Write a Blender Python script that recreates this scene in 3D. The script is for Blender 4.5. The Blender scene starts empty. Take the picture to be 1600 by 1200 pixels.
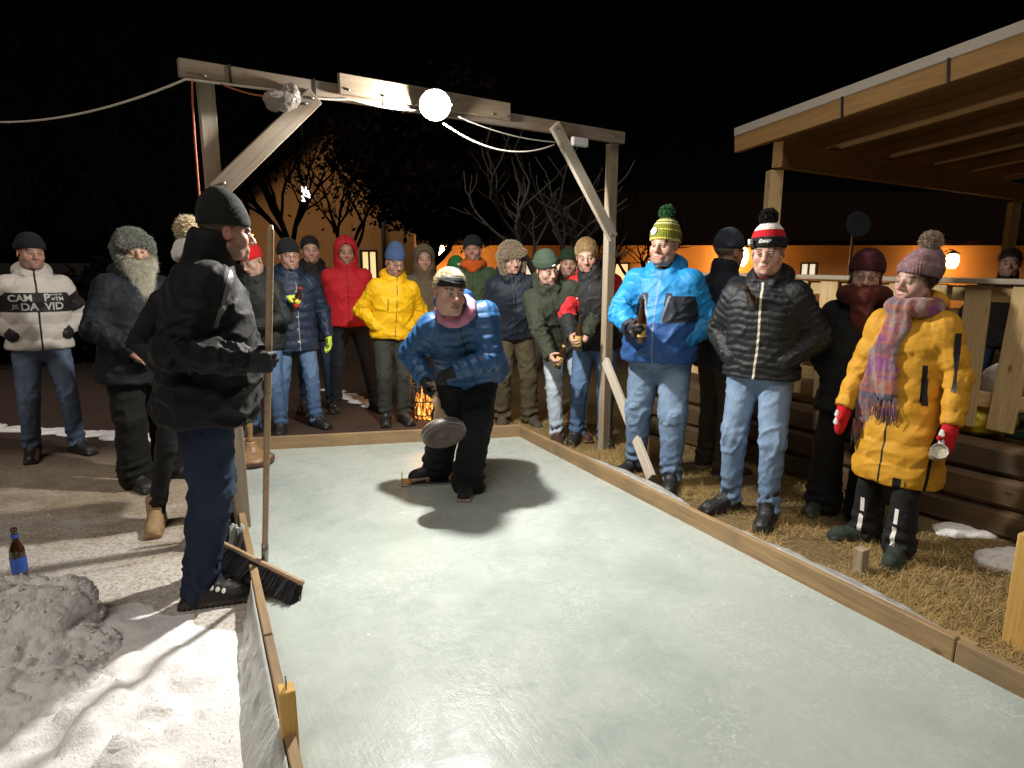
import bpy, math, random
import numpy as np
from mathutils import Matrix, Vector
from mathutils.bvhtree import BVHTree
PI = math.pi
C = bpy.context.scene.collection
SC = bpy.context.scene
random.seed(7)
RNG = np.random.default_rng(11)
A3 = lambda *a: np.array(a, dtype=np.float64)

# ------------------------------------------------------------------ camera model (also used to lay out the site plan)
FPX, PITCH, CAMH = 1000.0, math.atan(195 / 1000.0), 1.6
def _ray(u, v):
    x = (u - 800) / FPX; y = (600 - v) / FPX
    return A3(x, y * math.sin(PITCH) + math.cos(PITCH), y * math.cos(PITCH) - math.sin(PITCH))
def atz(u, v, z=0.0):
    r = _ray(u, v); return A3(0, 0, CAMH) + r * ((z - CAMH) / r[2])
def aty(u, v, Y):
    r = _ray(u, v); return A3(0, 0, CAMH) + r * (Y / r[1])
def atplane(u, v, p0, n):
    r = _ray(u, v); o = A3(0, 0, CAMH)
    return o + r * (np.dot(np.asarray(p0) - o, n) / np.dot(r, n))

# ------------------------------------------------------------------ noise
def _hash(ix, iy, iz, seed):
    h = (ix * 73856093) ^ (iy * 19349663) ^ (iz * 83492791) ^ (seed * 26544357)
    h &= 0x7fffffff
    h = (h * 1103515245 + 12345) & 0x7fffffff
    h ^= h >> 13
    h = (h * 69069 + 1) & 0x7fffffff
    h ^= h >> 11
    return (h & 0xfffff) / float(0xfffff)
def vnoise(P, seed=0):
    P = np.asarray(P, dtype=np.float64)
    i = np.floor(P).astype(np.int64); f = P - i; w = f * f * (3 - 2 * f)
    o = 0
    for dx in (0, 1):
        for dy in (0, 1):
            for dz in (0, 1):
                c = _hash(i[:, 0] + dx, i[:, 1] + dy, i[:, 2] + dz, seed)
                o = o + c * (w[:, 0] if dx else 1 - w[:, 0]) * (w[:, 1] if dy else 1 - w[:, 1]) * (w[:, 2] if dz else 1 - w[:, 2])
    return o
def fbm(P, octv=3, seed=0):
    P = np.asarray(P, dtype=np.float64); a = 0; amp = .5; t = 0
    for k in range(octv):
        a = a + amp * vnoise(P * (2 ** k) + 13.7 * k, seed + k); t += amp; amp *= .5
    return a / t
def ridge(n): return 1 - np.abs(2 * n - 1)

# ------------------------------------------------------------------ signed distance modelling
def nrm(v):
    v = np.asarray(v, dtype=np.float64); return v / (np.linalg.norm(v) + 1e-12)
def smin(a, b, k):
    if k <= 0: return np.minimum(a, b)
    h = np.clip(.5 + .5 * (b - a) / k, 0, 1); return b * (1 - h) + a * h - k * h * (1 - h)
def smax(a, b, k): return -smin(-a, -b, k)
class Prim:
    def __init__(s, fn, lo, hi, k=.02, sub=False):
        s.fn = fn; s.lo = np.asarray(lo); s.hi = np.asarray(hi); s.k = k; s.sub = sub
def cone(a, b, ra, rb, k=.02, sub=False, flat=None, ff=1.0):
    a = np.asarray(a, float); b = np.asarray(b, float); ba = b - a; L2 = np.dot(ba, ba) + 1e-12
    fv = None if flat is None else nrm(flat)
    def fn(P):
        pa = P - a; t = np.clip(pa @ ba / L2, 0, 1)
        rel = pa - t[:, None] * ba
        if fv is not None:
            rel = rel + (rel @ fv)[:, None] * fv * (1 / ff - 1)
        return (np.sqrt((rel * rel).sum(1)) - (ra + t * (rb - ra))) * (1 if fv is None else min(1, ff) ** .5)
    r = max(ra, rb) * max(1, ff)
    return Prim(fn, np.minimum(a, b) - r, np.maximum(a, b) + r, k, sub)
def ell(c, r, k=.02, R=None, sub=False):
    c = np.asarray(c, float); r = np.asarray(r, float) * np.ones(3)
    Rm = None if R is None else np.asarray(R)      # columns are axes
    def fn(P):
        p = P - c
        if Rm is not None: p = p @ Rm
        q = p / r; k0 = np.sqrt((q * q).sum(1)); k1 = np.sqrt(((q / r) ** 2).sum(1)) + 1e-9
        return k0 * (k0 - 1) / k1
    m = r if Rm is None else np.ones(3) * r.max()
    return Prim(fn, c - m, c + m, k, sub)
def rbox(c, half, rnd, k=.02, R=None, sub=False):
    c = np.asarray(c, float); half = np.asarray(half, float)
    Rm = None if R is None else np.asarray(R)
    def fn(P):
        p = P - c
        if Rm is not None: p = p @ Rm
        q = np.abs(p) - half + rnd
        return np.sqrt((np.maximum(q, 0) ** 2).sum(1)) + np.minimum(q.max(1), 0) - rnd
    m = half if Rm is None else np.ones(3) * np.linalg.norm(half)
    return Prim(fn, c - m, c + m, k, sub)
def half_cut(c, n, k=.006, big=1.0):          # removes everything on the n side of the plane
    c = np.asarray(c, float); n = nrm(n)
    return Prim(lambda P: -((P - c) @ n), c - big, c + big, k, True)
def tube(A, B, S, us, ws, ds, offs, k=.02, edge=.03):
    """profiled elliptic tube; us = metres measured from B back towards A"""
    A = np.asarray(A, float); B = np.asarray(B, float); T = nrm(B - A); L = np.linalg.norm(B - A)
    S = nrm(S - T * np.dot(S, T)); F = np.cross(T, S); F = F if F[1] < 0 else -F
    def fn(P):
        p = P - B; u = -(p @ T); x = p @ S
        w = np.interp(u, us, ws); d = np.interp(u, us, ds); y = p @ F - np.interp(u, us, offs)
        qx = x / w; qy = y / d
        e = 2.3
        k0 = (np.abs(qx) ** e + np.abs(qy) ** e + 1e-9) ** (1 / e)
        k1 = np.sqrt((qx / w) ** 2 + (qy / d) ** 2) + 1e-6
        dr = k0 * (k0 - 1) / k1
        dr = np.clip(dr, -.12, .4)
        return smax(dr, np.maximum(-u, u - L), edge)
    m = max(max(ws), max(ds)) + max(abs(np.asarray(offs))) if len(offs) else .3
    return Prim(fn, np.minimum(A, B) - m, np.maximum(A, B) + m, k)

def field(prims, P, marg):
    d = np.full(len(P), .5)
    for q in prims:
        mg = marg + q.k
        m = np.all((P > q.lo - mg) & (P < q.hi + mg), axis=1)
        if not m.any(): continue
        dm = q.fn(P[m])
        d[m] = smax(d[m], -dm, q.k) if q.sub else smin(d[m], dm, q.k)
    return d
_CORN = np.array([(i, j, k) for i in (0, 1) for j in (0, 1) for k in (0, 1)])
_EDG = [(a, b) for a in range(8) for b in range(a + 1, 8) if np.abs(_CORN[a] - _CORN[b]).sum() == 1]
def sdf_mesh(prims, h, B=5):
    pos = [q for q in prims if not q.sub]
    lo = np.min([q.lo for q in pos], 0) - 3 * h; hi = np.max([q.hi for q in pos], 0) + 3 * h
    nb = np.ceil((hi - lo) / (h * B)).astype(int) + 1
    ax = [lo[i] + (np.arange(nb[i]) * B + (B - 1) / 2) * h for i in range(3)]
    G = np.stack(np.meshgrid(*ax, indexing='ij'), -1).reshape(-1, 3)
    H = h * B
    dc = field(prims, G, H * 2)
    act = np.abs(dc) < H * 1.35
    Dn = np.repeat(np.repeat(np.repeat(dc.reshape(nb), B, 0), B, 1), B, 2).astype(np.float32)
    bi = np.stack(np.unravel_index(np.nonzero(act)[0], nb), -1)
    off = np.stack(np.meshgrid(*[np.arange(B)] * 3, indexing='ij'), -1).reshape(-1, 3)
    ids = (bi[:, None, :] * B + off[None]).reshape(-1, 3)
    Dn[ids[:, 0], ids[:, 1], ids[:, 2]] = field(prims, lo + ids * h, .035)
    s = Dn < 0
    n = np.array(Dn.shape)
    cnt = np.zeros(n - 1, np.int8)
    for c in _CORN:
        cnt += s[c[0]:n[0] - 1 + c[0], c[1]:n[1] - 1 + c[1], c[2]:n[2] - 1 + c[2]]
    mix = (cnt > 0) & (cnt < 8)
    I = np.argwhere(mix)
    vals = np.stack([Dn[I[:, 0] + c[0], I[:, 1] + c[1], I[:, 2] + c[2]] for c in _CORN], 1).astype(np.float64)
    acc = np.zeros((len(I), 3)); ct = np.zeros(len(I))
    for a, b in _EDG:
        va, vb = vals[:, a], vals[:, b]; m = (va < 0) != (vb < 0)
        t = np.where(m, va / np.where(m, va - vb, 1), 0)
        acc += m[:, None] * (_CORN[a] + t[:, None] * (_CORN[b] - _CORN[a])); ct += m
    V = lo + (I + acc / ct[:, None]) * h
    vid = np.full(mix.shape, -1, np.int64); vid[mix] = np.arange(len(I))
    Q = []
    for axis in range(3):
        b, c = (axis + 1) % 3, (axis + 2) % 3
        sl0 = [slice(1, -1)] * 3; sl1 = [slice(1, -1)] * 3
        sl0[axis] = slice(0, -1); sl1[axis] = slice(1, None)
        a0 = s[tuple(sl0)]; a1 = s[tuple(sl1)]
        e = np.argwhere(a0 != a1)
        if not len(e): continue
        inside0 = a0[e[:, 0], e[:, 1], e[:, 2]]
        e = e.copy(); e[:, b] += 1; e[:, c] += 1
        def cell(db, dc_):
            q = e.copy(); q[:, b] += db; q[:, c] += dc_; return vid[q[:, 0], q[:, 1], q[:, 2]]
        q = np.stack([cell(-1, -1), cell(0, -1), cell(0, 0), cell(-1, 0)], 1)
        q[~inside0] = q[~inside0][:, ::-1]
        Q.append(q)
    F = np.concatenate(Q); F = F[(F >= 0).all(1)]
    return V, F
def vnormals(V, F):
    N = np.zeros_like(V); d1 = V[F[:, 2]] - V[F[:, 0]]; d2 = V[F[:, -1]] - V[F[:, 1]]
    n = np.cross(d1, d2) if F.shape[1] == 4 else np.cross(V[F[:, 1]] - V[F[:, 0]], V[F[:, 2]] - V[F[:, 0]])
    for i in range(F.shape[1]): np.add.at(N, F[:, i], n)
    return N / (np.linalg.norm(N, axis=1, keepdims=True) + 1e-12)
def relax(V, F, it=1, f=.5):
    for _ in range(it):
        S = np.zeros_like(V); c = np.zeros(len(V))
        for i in range(F.shape[1]):
            np.add.at(S, F[:, i], V[F[:, (i + 1) % F.shape[1]]]); np.add.at(c, F[:, i], 1)
            np.add.at(S, F[:, i], V[F[:, i - 1]]); np.add.at(c, F[:, i], 1)
        V = V * (1 - f) + f * S / np.maximum(c, 1)[:, None]
    return V

# ------------------------------------------------------------------ mesh building
class MB:
    """collects vertices / quads / triangles with a material slot and float attributes, links ONE object"""
    def __init__(s): s.V = []; s.F = []; s.n = 0; s.at = {}
    def add(s, V, F, mi=0, at=None, smooth=True):
        V = np.asarray(V, float); F = np.asarray(F, dtype=np.int64)
        if len(F): s.F.append((F + s.n, mi, smooth))
        s.V.append(V)
        for k, a in (at or {}).items(): s.at.setdefault(k, []).append((s.n, np.asarray(a, np.float32)))
        s.n += len(V); return s
    def box(s, c, half, mi=0, R=None, bev=0.0):
        c = np.asarray(c, float); hx, hy, hz = half
        if bev <= 0:
            V = np.array([(x, y, z) for x in (-hx, hx) for y in (-hy, hy) for z in (-hz, hz)])
            F = [(0, 1, 3, 2), (4, 6, 7, 5), (0, 4, 5, 1), (2, 3, 7, 6), (0, 2, 6, 4), (1, 5, 7, 3)]
            if R is not None: V = V @ np.asarray(R).T
            return s.add(V + c, F, mi, smooth=False)
        b = min(bev, hx * .9, hy * .9, hz * .9); V = []; idx = {}
        for sx in (-1, 1):
            for sy in (-1, 1):
                for sz in (-1, 1):
                    for a in range(3):
                        p = [sx * (hx - b), sy * (hy - b), sz * (hz - b)]; p[a] = (sx * hx, sy * hy, sz * hz)[a]
                        idx[(sx, sy, sz, a)] = len(V); V.append(p)
        F = []; T = []
        for a in range(3):
            b1, b2 = (a + 1) % 3, (a + 2) % 3
            for sg in (-1, 1):
                q = []
                for (u, v) in ((-1, -1), (1, -1), (1, 1), (-1, 1)):
                    k = [0, 0, 0]; k[a] = sg; k[b1] = u; k[b2] = v; q.append(idx[(*k, a)])
                F.append(q if sg > 0 else q[::-1])
            for u in (-1, 1):
                for v in (-1, 1):
                    k0 = [0, 0, 0]; k1 = [0, 0, 0]; k0[a] = -1; k1[a] = 1
                    for k in (k0, k1): k[b1] = u; k[b2] = v
                    q = [idx[(*k0, b1)], idx[(*k1, b1)], idx[(*k1, b2)], idx[(*k0, b2)]]
                    F.append(q if u * v > 0 else q[::-1])
        for sx in (-1, 1):
            for sy in (-1, 1):
                for sz in (-1, 1):
                    q = [idx[(sx, sy, sz, a)] for a in range(3)]
                    T.append(q if sx * sy * sz > 0 else q[::-1])
        V = np.array(V, float)
        if R is not None: V = V @ np.asarray(R).T
        n0 = s.n
        s.add(V + c, F, mi, smooth=False); s.F.append((np.array(T) + n0, mi, False)); return s
    def tube(s, pts, rad, mi=0, seg=8, caps=True, smooth=True):
        pts = np.asarray(pts, float); n = len(pts); rad = np.ones(n) * rad if np.isscalar(rad) else np.asarray(rad, float)
        T = np.gradient(pts, axis=0); T /= np.linalg.norm(T, axis=1, keepdims=True) + 1e-12
        up = A3(0, 0, 1) if abs(T[0][2]) < .9 else A3(1, 0, 0)
        a = nrm(np.cross(up, T[0])); V = []
        for i in range(n):
            a = nrm(a - T[i] * np.dot(a, T[i])); b = np.cross(T[i], a)
            for j in range(seg):
                w = 2 * PI * j / seg; V.append(pts[i] + rad[i] * (math.cos(w) * a + math.sin(w) * b))
        F = [(i * seg + j, i * seg + (j + 1) % seg, (i + 1) * seg + (j + 1) % seg, (i + 1) * seg + j) for i in range(n - 1) for j in range(seg)]
        n0 = s.n; s.add(V, F, mi, smooth=smooth)
        if caps:
            V2 = [pts[0], pts[-1]]; T3 = []
            for j in range(seg):
                T3.append((n0 + (j + 1) % seg, n0 + j, s.n)); T3.append((n0 + (n - 1) * seg + j, n0 + (n - 1) * seg + (j + 1) % seg, s.n + 1))
            s.V.append(np.array(V2)); s.n += 2; s.F.append((np.array(T3), mi, smooth))
        return s
    def lathe(s, prof, mi=0, seg=20, c=(0, 0, 0), R=None, smooth=True):
        prof = np.asarray(prof, float); n = len(prof); V = []
        for r, z in prof:
            for j in range(seg):
                w = 2 * PI * j / seg; V.append((r * math.cos(w), r * math.sin(w), z))
        V = np.array(V)
        if R is not None: V = V @ np.asarray(R).T
        F = [(i * seg + j, i * seg + (j + 1) % seg, (i + 1) * seg + (j + 1) % seg, (i + 1) * seg + j) for i in range(n - 1) for j in range(seg)]
        return s.add(V + np.asarray(c), F, mi, smooth=smooth)
    def fur(s, V, N, n, length, width, mi=0, droop=.3, seed=1, comb=None, jit=.5, nw=1.0):
        r = np.random.default_rng(seed); i = r.integers(0, len(V), n)
        d = N[i] * nw + r.normal(0, jit, (n, 3))
        if comb is not None:
            cm = np.asarray(comb, float); Nn = N[i] / (np.linalg.norm(N[i], axis=1, keepdims=True) + 1e-9); dt_ = Nn @ cm; d = d + cm - Nn * (dt_ if nw < .5 else np.minimum(0, dt_))[:, None]
        d[:, 2] -= droop; d /= np.linalg.norm(d, axis=1, keepdims=True)
        t = np.cross(d, r.normal(0, 1, (n, 3))); t /= np.linalg.norm(t, axis=1, keepdims=True) + 1e-9
        L = length * r.uniform(.5, 1.2, n)[:, None]; p = V[i] + r.normal(0, .003, (n, 3))
        T = np.stack([p - t * width, p + t * width, p + d * L], 1).reshape(-1, 3)
        return s.add(T, np.arange(3 * n).reshape(-1, 3), mi)
    def build(s, name, mats, parent=None, M=None):
        V = np.concatenate(s.V); mats = mats if isinstance(mats, (list, tuple)) else [mats]
        me = bpy.data.meshes.new(name); me.vertices.add(len(V)); me.vertices.foreach_set('co', V.astype(np.float32).ravel())
        loops = np.concatenate([f.ravel() for f, _, _ in s.F]); st = []; mi = []; sm = []; c = 0
        for f, m, q in s.F:
            k = f.shape[1]; st.append(c + np.arange(len(f)) * k); c += len(f) * k
            mi.append(np.full(len(f), m)); sm.append(np.full(len(f), q))
        st = np.concatenate(st); me.loops.add(len(loops)); me.loops.foreach_set('vertex_index', loops.astype(np.int32))
        me.polygons.add(len(st)); me.polygons.foreach_set('loop_start', st.astype(np.int32))
        me.polygons.foreach_set('material_index', np.concatenate(mi).astype(np.int32))
        me.polygons.foreach_set('use_smooth', np.concatenate(sm))
        for k, l in s.at.items():
            full = np.full(len(V), -1.0, np.float32)
            for n0, a in l: full[n0:n0 + len(a)] = a
            me.attributes.new(k, 'FLOAT', 'POINT').data.foreach_set('value', full)
        me.update(calc_edges=True); me.validate()
        for m in mats: me.materials.append(m)
        o = bpy.data.objects.new(name, me); C.objects.link(o)
        if M is not None: o.matrix_world = M
        if parent is not None:
            o.parent = parent
        return o
def tag(o, label=None, cat=None, group=None, kind=None):
    if label: o['label'] = label
    if cat: o['category'] = cat
    if group: o['group'] = group
    if kind: o['kind'] = kind
    return o
def empty(name, loc, label, cat, group=None, rz=0):
    o = bpy.data.objects.new(name, None); C.objects.link(o); o.location = Vector([float(q) for q in loc]); o.rotation_euler = (0, 0, rz)
    o.empty_display_size = .1
    return tag(o, label, cat, group)
def frame(x, up=(0, 0, 1)):
    x = nrm(x); up = np.asarray(up, float)
    if abs(np.dot(x, nrm(up))) > .98: up = A3(0, 1, 0)
    y = nrm(np.cross(up, x)); z = np.cross(x, y); return np.stack([x, y, z], 1)
def m4(R, t):
    M = np.eye(4); M[:3, :3] = R; M[:3, 3] = t; return Matrix(M.tolist())
def timber(name, p, q, w, t, mat, parent=None, up=(0, 0, 1), bev=.004, seed=0, wob=.0):
    """a sawn length from p to q: w across, t in the up direction; local x runs along the grain"""
    p = np.asarray(p, float); q = np.asarray(q, float); L = np.linalg.norm(q - p); R = frame(q - p, up)
    b = MB().box((0, 0, 0), (L / 2, w / 2, t / 2), bev=bev)
    base = np.zeros(3) if parent is None else np.array(parent.location)
    o = b.build(name, mat, parent); o.matrix_local = m4(R, (p + q) / 2 - base)
    return o
# ------------------------------------------------------------------ materials
def _new(name):
    m = bpy.data.materials.new(name); m.use_nodes = True; nt = m.node_tree; nt.nodes.clear()
    out = nt.nodes.new('ShaderNodeOutputMaterial'); b = nt.nodes.new('ShaderNodeBsdfPrincipled')
    nt.links.new(b.outputs[0], out.inputs[0]); return m, nt, b
class NT:
    def __init__(s, nt): s.nt = nt
    def n(s, t, **k):
        q = s.nt.nodes.new(t)
        for a, v in k.items():
            if a.startswith('i_'):
                key = a[2:].replace('_', ' ')
                q.inputs[int(key) if key.isdigit() else key].default_value = v
            else: setattr(q, a, v)
        return q
    def l(s, a, b): s.nt.links.new(a, b)
    def math(s, op, a, b=0.0, clamp=False):
        q = s.nt.nodes.new('ShaderNodeMath'); q.operation = op; q.use_clamp = clamp
        for i, v in enumerate((a, b)):
            if hasattr(v, 'links'): s.l(v, q.inputs[i])
            else: q.inputs[i].default_value = v
        return q.outputs[0]
    def mix(s, f, a, b, mode='MIX'):
        q = s.nt.nodes.new('ShaderNodeMix'); q.data_type = 'RGBA'; q.blend_type = mode; q.clamp_factor = True
        for i, v in ((0, f), (6, a), (7, b)):
            if hasattr(v, 'links'): s.l(v, q.inputs[i])
            else: q.inputs[i].default_value = v if i == 0 else (*v[:3], 1)
        return q.outputs[2]
    def noise(s, co, scale, detail=3, rough=.5, dist=0.0):
        q = s.n('ShaderNodeTexNoise'); q.inputs['Scale'].default_value = scale; q.inputs['Detail'].default_value = detail
        q.inputs['Roughness'].default_value = rough; q.inputs['Distortion'].default_value = dist; s.l(co, q.inputs['Vector']); return q.outputs[0]
    def co(s, kind='Object', scale=None):
        o = s.n('ShaderNodeTexCoord').outputs[kind]
        if scale is None: return o
        m = s.n('ShaderNodeMapping'); m.inputs['Scale'].default_value = scale; s.l(o, m.inputs['Vector']); return m.outputs[0]
    def rng(s, v, a, b, c=0.0, d=1.0):
        q = s.n('ShaderNodeMapRange'); q.inputs[1].default_value = a; q.inputs[2].default_value = b; q.inputs[3].default_value = c; q.inputs[4].default_value = d
        s.l(v, q.inputs[0]); return q.outputs[0]
    def bump(s, hgt, strength, dist=.01, prev=None):
        q = s.n('ShaderNodeBump'); q.inputs['Strength'].default_value = strength; q.inputs['Distance'].default_value = dist
        s.l(hgt, q.inputs['Height'])
        if prev is not None: s.l(prev, q.inputs['Normal'])
        return q.outputs[0]
def cloth(name, col, rough=.75, var=.25, vs=14, bs=90, bump=.25, sheen=.03, spec=.25, masks=(), fine=700, stretch=None, alt=None):
    """fabric: large mottling, creases and a fine weave; masks = [(attribute, colour, roughness)]"""
    m, nt, b = _new(name); g = NT(nt)
    co = g.co('Object'); c2 = g.co('Object', stretch) if stretch else co
    n1 = g.noise(co, vs, 4, .6); n2 = g.noise(c2, bs * .6, 4, .6, 1.6); n3 = g.noise(co, fine, 2)
    c = g.mix(g.rng(n1, .3, .75), [q * (1 - var) for q in col], alt or [min(1, q * (1 + var * .7)) for q in col])
    r = None
    for at, mc, mr in masks:
        a = g.n('ShaderNodeAttribute', attribute_name=at).outputs['Fac']
        f = g.math('GREATER_THAN', a, 0.0)
        v = g.mix(g.rng(n1, .3, .75), [q * (1 - var * .7) for q in mc], [min(1, q * (1 + var * .5)) for q in mc])
        c = g.mix(f, c, v)
        if mr is not None:
            r0 = rough if r is None else r
            x = nt.nodes.new('ShaderNodeMix'); x.data_type = 'FLOAT'
            g.l(f, x.inputs[0]); x.inputs[3].default_value = mr
            if hasattr(r0, 'links'): g.l(r0, x.inputs[2])
            else: x.inputs[2].default_value = r0
            r = x.outputs[0]
    g.l(c, b.inputs['Base Color'])
    if r is not None: g.l(r, b.inputs['Roughness'])
    else: b.inputs['Roughness'].default_value = rough
    b.inputs['Specular IOR Level'].default_value = spec; b.inputs['Sheen Weight'].default_value = sheen
    nb = g.bump(n2, bump, .012); nb = g.bump(n3, bump * .6, .0015, nb); g.l(nb, b.inputs['Normal'])
    return m
def denim(name, col, fade):
    m, nt, b = _new(name); g = NT(nt); co = g.co('Object')
    n1 = g.noise(co, 7, 3, .6); n2 = g.noise(g.co('Object', (1, 1, .35)), 60, 4, .65); n3 = g.noise(co, 900, 1)
    f = g.n('ShaderNodeAttribute', attribute_name='fade').outputs['Fac']
    k = g.math('ADD', g.math('MULTIPLY', f, .75), g.math('MULTIPLY', g.math('SUBTRACT', n1, .5), 1.0), True)
    c = g.mix(k, col, fade); c = g.mix(g.rng(n2, .45, .8, 0, .35), c, [q * .45 for q in col])
    c = g.mix(g.math('MULTIPLY', n3, .35), c, [q * 1.5 for q in fade])
    g.l(c, b.inputs['Base Color']); b.inputs['Roughness'].default_value = .85; b.inputs['Specular IOR Level'].default_value = .15
    g.l(g.bump(n3, .25, .0015, g.bump(n2, .4, .01)), b.inputs['Normal']); return m
def plain(name, col, rough=.5, metal=0.0, spec=.5, var=.15, vs=20, bump=0.0, bs=80, coat=0.0, trans=0.0, ior=1.45, emit=None, es=0.0, sss=0.0):
    m, nt, b = _new(name); g = NT(nt); co = g.co('Object'); n1 = g.noise(co, vs, 4, .6)
    g.l(g.mix(n1, [q * (1 - var) for q in col], [min(1, q * (1 + var)) for q in col]), b.inputs['Base Color'])
    b.inputs['Roughness'].default_value = rough; b.inputs['Metallic'].default_value = metal; b.inputs['Specular IOR Level'].default_value = spec
    b.inputs['Coat Weight'].default_value = coat; b.inputs['Transmission Weight'].default_value = trans; b.inputs['IOR'].default_value = ior
    if emit: b.inputs['Emission Color'].default_value = (*emit, 1); b.inputs['Emission Strength'].default_value = es
    if sss: b.inputs['Subsurface Weight'].default_value = sss; b.inputs['Subsurface Radius'].default_value = (.012, .006, .004)
    if bump: g.l(g.bump(g.noise(co, bs, 4, .6), bump, .01), b.inputs['Normal'])
    return m
def wood(name, light, dark, rough=.7, grain=1.0, weather=None, knots=True):
    m, nt, b = _new(name); g = NT(nt)
    inf = g.n('ShaderNodeObjectInfo')
    add = nt.nodes.new('ShaderNodeVectorMath'); add.operation = 'ADD'
    g.l(g.co('Object'), add.inputs[0])
    sc = nt.nodes.new('ShaderNodeVectorMath'); sc.operation = 'SCALE'; sc.inputs[0].default_value = (7.1, 3.3, 5.7); g.l(inf.outputs['Random'], sc.inputs['Scale']); g.l(sc.outputs[0], add.inputs[1])
    base = add.outputs[0]
    def mp(s):
        q = g.n('ShaderNodeMapping'); q.inputs['Scale'].default_value = s; g.l(base, q.inputs['Vector']); return q.outputs[0]
    n1 = g.noise(mp((1.2, 22, 22)), 1.6 * grain, 5, .6, .6); n2 = g.noise(mp((3, 130, 130)), 1.5, 3, .6); n3 = g.noise(mp((1.5, 1.5, 1.5)), 2.0, 4, .6)
    c = g.mix(g.rng(n1, .3, .7), light, dark); c = g.mix(g.rng(n2, .4, .8, 0, .55), c, [q * .6 for q in dark])
    if knots:
        v = g.n('ShaderNodeTexVoronoi'); v.inputs['Scale'].default_value = 3.2; g.l(mp((1, 2.2, 2.2)), v.inputs['Vector'])
        kn = g.rng(v.outputs['Distance'], .03, .11, 1, 0); c = g.mix(g.math('MULTIPLY', kn, .85), c, [dark[0] * .35, dark[1] * .28, dark[2] * .25])
    if weather: c = g.mix(g.rng(n3, .42, .68, 0, .8), c, weather)
    g.l(c, b.inputs['Base Color']); b.inputs['Roughness'].default_value = rough; b.inputs['Specular IOR Level'].default_value = .3
    g.l(g.bump(n2, .35, .003, g.bump(n1, .25, .006)), b.inputs['Normal']); return m
def skin(name, tone, flush, stub=(.12, .09, .075), stubw=.5):
    m, nt, b = _new(name); g = NT(nt); co = g.co('Object')
    n1 = g.noise(co, 28, 4, .6); n2 = g.noise(co, 320, 2)
    at = lambda k: g.n('ShaderNodeAttribute', attribute_name=k).outputs['Fac']
    c = g.mix(g.rng(n1, .3, .7), [q * .88 for q in tone], tone)
    c = g.mix(g.math('MULTIPLY', g.rng(at('flush'), 0, 1), .7), c, flush)
    c = g.mix(g.math('MULTIPLY', g.rng(at('stub'), 0, .009), g.math('MULTIPLY', g.rng(n2, .1, .65), stubw)), c, stub)
    c = g.mix(g.math('MULTIPLY', g.rng(at('lips'), -.001, .002), .75), c, (flush[0] * .75, flush[1] * .55, flush[2] * .55))
    c = g.mix(g.math('MULTIPLY', g.rng(at('brow'), -.001, .002), .85), c, (.06, .04, .028))
    g.l(c, b.inputs['Base Color']); b.inputs['Roughness'].default_value = .48; b.inputs['Specular IOR Level'].default_value = .4
    b.inputs['Subsurface Weight'].default_value = .12; b.inputs['Subsurface Radius'].default_value = (.012, .005, .003); b.inputs['Subsurface Scale'].default_value = .6
    g.l(g.bump(n2, .12, .002), b.inputs['Normal']); return m
M = {}
M['wood_old'] = wood('weathered grey brown timber', (.30, .235, .165), (.19, .135, .085), weather=(.23, .20, .165))
M['wood_pale'] = wood('pale sawn timber', (.42, .35, .25), (.30, .22, .14), weather=(.36, .33, .27))
M['wood_board'] = wood('damp pine board', (.42, .29, .15), (.27, .17, .08), weather=(.20, .145, .09))
M['wood_white'] = wood('bleached batten', (.62, .57, .48), (.50, .43, .34), knots=False)
M['wood_new'] = wood('fresh yellow pine', (.72, .46, .15), (.58, .34, .09))
M['wood_fence'] = wood('pine fence timber', (.72, .54, .28), (.52, .35, .16))
M['wood_roof'] = wood('pavilion rafters', (.50, .29, .11), (.34, .19, .065))
M['wood_deck'] = wood('roof boarding', (.60, .35, .13), (.38, .20, .07), knots=False)
M['wood_dark'] = wood('dark retaining logs', (.15, .085, .04), (.075, .045, .02), weather=(.05, .04, .025))
M['wood_turned'] = wood('varnished turned wood', (.34, .22, .11), (.22, .12, .055), rough=.35, knots=False)
M['wood_handle'] = wood('worn broom handle', (.46, .33, .21), (.36, .24, .14), rough=.5, knots=False)
M['eye'] = plain('eye white', (.40, .37, .34), .25, var=.03)
M['iris'] = plain('dark iris', (.035, .03, .028), .15, var=.1)
M['skin_a'] = skin('ruddy skin', (.46, .265, .185), (.47, .17, .12), stubw=.62)
M['skin_b'] = skin('fair skin', (.53, .325, .24), (.52, .20, .15), stubw=.5)
M['skin_w'] = skin('fair clean skin', (.55, .345, .265), (.54, .22, .18), stubw=0.05)
M['rubber'] = plain('black rubber', (.022, .021, .02), .6, bump=.2)
M['boot_black'] = plain('black boot leather', (.022, .021, .021), .45, bump=.35, bs=60)
M['boot_brown'] = plain('dark brown boot leather', (.075, .035, .022), .5, bump=.3)
M['boot_green'] = plain('dark green boots', (.03, .045, .03), .5, bump=.3)
M['boot_tan'] = plain('tan boot', (.30, .20, .10), .7, bump=.3)
M['sole_pale'] = plain('pale sole', (.55, .43, .33), .6)
M['reflect'] = plain('silver reflective strip', (.92, .9, .86), .35, metal=.0, spec=.9, var=.03)
M['steel'] = plain('galvanised steel', (.55, .56, .56), .32, metal=1.0, var=.2)
M['steel_dull'] = plain('dull steel', (.34, .33, .32), .45, metal=1.0, var=.25)
M['black'] = plain('black plastic', (.02, .02, .022), .45)
M['white_plastic'] = plain('white plastic', (.62, .61, .58), .4)
M['glass_brown'] = plain('brown bottle glass', (.035, .014, .005), .06, spec=.8, coat=.6)
M['label_gold'] = plain('gold paper label', (.55, .36, .10), .5)
M['label_red'] = plain('red paper label', (.5, .05, .03), .5)
M['label_blue'] = plain('blue paper label', (.03, .10, .42), .5)
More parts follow.
